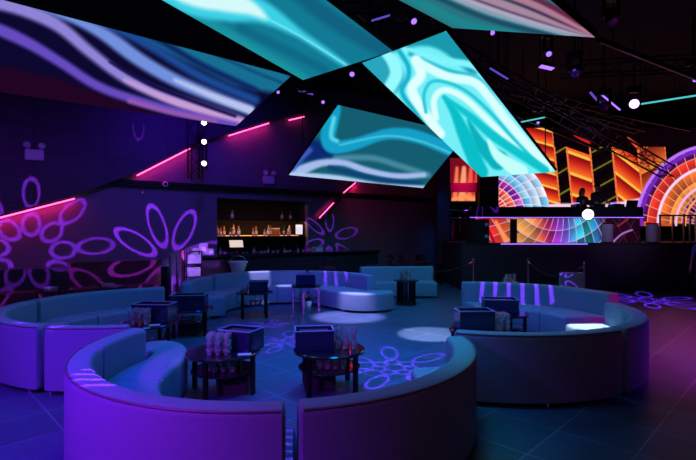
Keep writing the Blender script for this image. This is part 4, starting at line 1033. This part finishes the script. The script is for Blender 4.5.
# patterned projections
G = []
PETALS = [(.62, .36, .135, .17)]
PETALS2 = [(.78, .22, .10, .2), (.38, .14, .10, .25)]
PETALS3 = [(.70, .30, .12, .18), (.24, .10, .10, .3)]
def flower(name, src, tgt, rad_m, power, N=8, roll=0, rings=PETALS, col=VI):
    d = (Vector(tgt) - Vector(src)).length; k = rad_m / d
    spot(name, src, tgt, power, col, min(160, 2 * math.degrees(math.atan(k * 1.15))), .05, .01, ('flower', N, rings, k, 0, 0), roll)
flower('gobo_wall_left', (-4.6, 6.2, 3.7), W(30, 254), 1.75, 3000, 9, 8, PETALS2)
flower('gobo_wall_bar', (-3.0, 7.6, 3.8), W(169, 262), 1.6, 4500, 8, -3)
flower('gobo_bar_end', (-.6, 10.5, 3.6), W(326, 236, .2), .95, 2200, 6, 0)
flower('gobo_upper_wall', (-4.2, 7.4, 3.9), W(136, 108, .3), .9, 1400, 4, 45)
flower('gobo_floor_mid', (-1.4, 5.6, 3.9), (-.95, 7.4, 0), .7, 3600, 7, 10, PETALS3)
flower('gobo_floor_right', (.3, 4.6, 3.7), (.6, 6.0, 0), .9, 3600, 7, 0, PETALS3)
flower('gobo_floor_far', (4.6, 13.0, 5.6), (3.6, 16.2, 0), 1.3, 16000, 7, 0, PETALS3)
flower('gobo_floor_stage', (7, 8, 5), (7.7, 11.9, 0), 1.3, 12000, 8, 0, PETALS3)
flower('gobo_left_seat', (-2.2, 4.6, 3.6), (-3.3, 5.7, .42), .7, 1500, 7, 20, PETALS3)
flower('gobo_sofa_end', (4.6, 8.2, 3.2), (5.1, 11.1, .6), .4, 1800, 6, 0)
flower('gobo_floor_far_left', (-1.6, 8.0, 4.2), (-1.45, 8.7, 0), .55, 2800, 7, 0, PETALS3)
def bars(name, src, tgt, half_u, half_v, n, power, roll=0):
    L_ = (Vector(tgt) - Vector(src)).length; hu, hv = half_u / L_, half_v / L_
    spot(name, src, tgt, power, VI, 2 * math.degrees(math.atan(max(hu, hv) * 1.5)), .1, .01, ('bars', n * PI / hu, 0, hv, hu, 0), roll)
bars('gobo_near_sofa', (-1.3, 4.3, 3.5), (-1.76, 3.24, .73), .22, .22, 4, 2200, 112)
bars('gobo_gap', (-.5, 3.6, 3.4), (-.5, 3.8, .0), .32, .1, 5, 1500, 90)
bars('gobo_ring_back', (2.6, 5.8, 3.8), (3.25, 8.9, .5), .75, .4, 6, 2600, 0)
bars('gobo_mid_sofa', (-.4, 8.3, 4.2), (-.1, 11.8, .55), .55, .35, 4, 2600, 8)
# hard white-violet spots
spot('key_floor_mid', (-.75, 9.5, 6.3), (.0, 9.6, 0), 6000, (.55, .4, 1), 15, .55, .05)
spot('key_floor_ring', (1.0, 6.7, 3.8), (1.4, 7.95, 0), 2200, (.75, .68, 1), 17, .4, .04)
spot('key_seat', (2.9, 5.6, 3.8), (3.4, 6.55, .42), 2400, (.9, .85, 1), 10, .3, .04)
spot('key_sofa_mid', (-2.1, 10.0, 6.3), (-2.25, 11.7, .7), 4200, (.6, .45, 1), 6, .5, .04)
spot('key_seat_mid', (-1.4, 9.8, 6.3), (-1.55, 11.5, .42), 3600, (.6, .45, 1), 5, .5, .04)
spot('pool_table', (-1.6, 4.2, 3.9), (-1.5, 4.95, 0), 160, (.45, .2, 1), 12, .5, .03)
# colour washes; the teal spots are added to stand in for screen light
TEAL = (.0, .20, .55)
spot('wash_teal_centre', (0.4, 4.6, 3.9), (.3, 6.2, 0), 380, TEAL, 92, .9, .4)
spot('wash_teal_ring', (1.6, 7.0, 3.9), (1.8, 7.2, 0), 360, (0, .2, .7), 104, .9, .4)
spot('wash_teal_right', (.8, 4.6, 3.8), (.85, 4.05, .7), 230, (0, .42, .5), 30, .9, .3)
spot('wash_violet_ring', (2.4, 6.0, 3.0), (3.0, 7.4, .3), 120, (.16, .02, 1), 50, .9, .2)
spot('wash_teal_far', (1.2, 10, 3.9), (1.6, 12, 0), 450, TEAL, 110, .9, .4)
spot('wash_blue_centre', (-1.2, 8.6, 4.2), (-1.2, 9.0, 0), 240, (.0, .06, 1), 120, .9, .4)
spot('wash_teal_left', (-2.8, 6.6, 3.9), (-3.0, 6.9, 0), 240, (0, .1, .6), 125, .9, .4)
spot('wash_blue_floor', (-.4, 6.6, 3.9), (-.1, 6.4, 0), 620, (0, .17, 1), 70, 1, .3)
spot('wash_blue_near', (-.8, 3.8, 3.9), (-.8, 4.8, 0), 260, (0, .06, .9), 84, .9, .4)
spot('wash_violet_mid', (-.6, 8.2, 3.4), (-.7, 11.5, .4), 260, (.18, .02, 1), 50, .8, .2)
spot('wash_violet_left', (-3.4, .2, 3.0), (-1.9, 3.2, .2), 950, (.44, .02, 1), 60, .9, .3)
spot('wash_blue_floor_left', (-3.3, 2.2, 3.9), (-2.9, 3.4, 0), 650, (.01, .0, 1), 80, 1., .3)
spot('wash_violet_left_far', (-5.2, 2.6, 3.0), (-4.1, 5.2, .3), 480, (.32, .03, 1), 50, .9, .3)
spot('wash_magenta_right', (6.5, 2.5, 5), (7.2, 5.2, 0), 7000, (1, .0, .33), 75, 1, .3)
spot('wash_blue_right', (6.0, 5.0, 2.4), (3.8, 6.0, .4), 110, (.04, .03, 1), 50, .8, .3)
spot('wash_front', (.8, -1.5, 4.2), (1.0, 4.0, .3), 45, (1, .3, .55), 52, 1, .4)
spot('wash_wall_blue', (-2.8, 9.9, 5.2), W(190, 160), 300, (.10, .01, 1), 110, 1, .3)
spot('wash_wall_left', (-5.2, 7.0, 3.9), W(60, 220), 200, (.2, .01, .8), 120, 1, .3)
spot('wash_rack', (-2.7, 8.6, 3.0), P(194, 250, 11.0), 600, (.5, .22, 1), 26, .6, .1)
spot('bar_glow', (-1, 11.4, 3.8), W(260, 250, 1.0), 170, (.16, .06, 1), 60, 1, .1)
spot('wash_booth', (7.0, 10.5, 3.9), (8.2, 14.3, 2.0), 260, (.55, .4, 1), 40, 1, .1)
spot('wash_balcony', (4.4, 16.4, 4.4), P(463.5, 187.5, 17.9), 90, (1, .03, .3), 40, 1, .1)  # spot added to brighten the dark magenta fascia
spot('wash_column', P(437, 200, 15.0) + Vector((0, 0, 2)), P(441, 215, 17.0), 160, (.0, .14, 1), 30, 1, .1)
spot('wash_ceiling_violet', (4.5, 9.5, 5.2), (4.5, 12, 6.6), 16, (.3, .1, 1), 130, 1, .2)
spot('wash_wall_red', W(335, 190, 1.6), W(385, 200), 22, (1, .02, .2), 120, 1, .2)
def area(name, a, b, power, col, direction, wd=.03):
    a, b = Vector(a), Vector(b); L = bpy.data.lights.new(name, 'AREA'); L.shape = 'RECTANGLE'; L.size = (b - a).length; L.size_y = wd; L.energy = power; L.color = col
    o = bpy.data.objects.new(name, L); C.objects.link(o); x = (b - a).normalized(); z = -(Vector(direction) - x * x.dot(Vector(direction))).normalized(); y = z.cross(x)
    M = Matrix((x, y, z)).transposed().to_4x4(); M.translation = (a + b) / 2; o.matrix_world = M
dn = Vector((0, 0, -1)) - WN * .5
area('strip_glow_a', W(-30, 227, .16), W(74, 200.5, .16), 6, (1, .01, .2), dn)
area('strip_glow_b', W(136, 177.5, .16), W(189, 150.5, .16), 3.5, (1, .01, .2), dn)
area('strip_glow_c', W(227, 138, .16), W(267, 125.5, .16), 3, (1, .01, .25), dn)
area('strip_glow_d', W(343, 194, .12), W(354, 184, .12), 7, (1, .01, .1), WD + dn)
area('strip_glow_e', W(319, 219, .12), W(333, 204, .12), 7, (1, .01, .1), WD + dn)
sa, sb = Vector(bp(.02, 2.10, .16)), Vector(bp(.98, 2.10, .16)); area('bar_shelf_fill', sa, sb, 13, (1, .42, .14), Vector((0, 0, -1)) - WN * .35)  # fill light added to brighten the bottles
sa, sb = Vector(bp(.02, 2.68, .16)), Vector(bp(.98, 2.68, .16)); area('bar_shelf_fill_top', sa, sb, 2, (1, .4, .15), Vector((0, 0, -1)) - WN * .35)  # fainter fill added over the upper shelf
w = bpy.data.worlds.new('world'); bpy.context.scene.world = w; w.use_nodes = True
w.node_tree.nodes['Background'].inputs[0].default_value = (.10, .08, .3, 1); w.node_tree.nodes['Background'].inputs[1].default_value = .0

# ------------------------------------------------------------------ camera
cam = bpy.data.cameras.new('camera'); co = bpy.data.objects.new('camera', cam); C.objects.link(co); bpy.context.scene.camera = co
co.location = (0, 0, EYE); co.rotation_euler = (R(90), 0, 0); cam.sensor_width = 36; cam.lens = 36 * F / 696; cam.shift_y = 2 / 696; cam.clip_start = .05
sc = bpy.context.scene
sc.view_settings.view_transform = 'Standard'; sc.view_settings.look = 'None'; sc.view_settings.exposure = 0; sc.view_settings.gamma = 1; sc.view_settings.use_curve_mapping = False
sc.cycles.use_denoising = True; sc.cycles.max_bounces = 6; sc.cycles.sample_clamp_indirect = 4
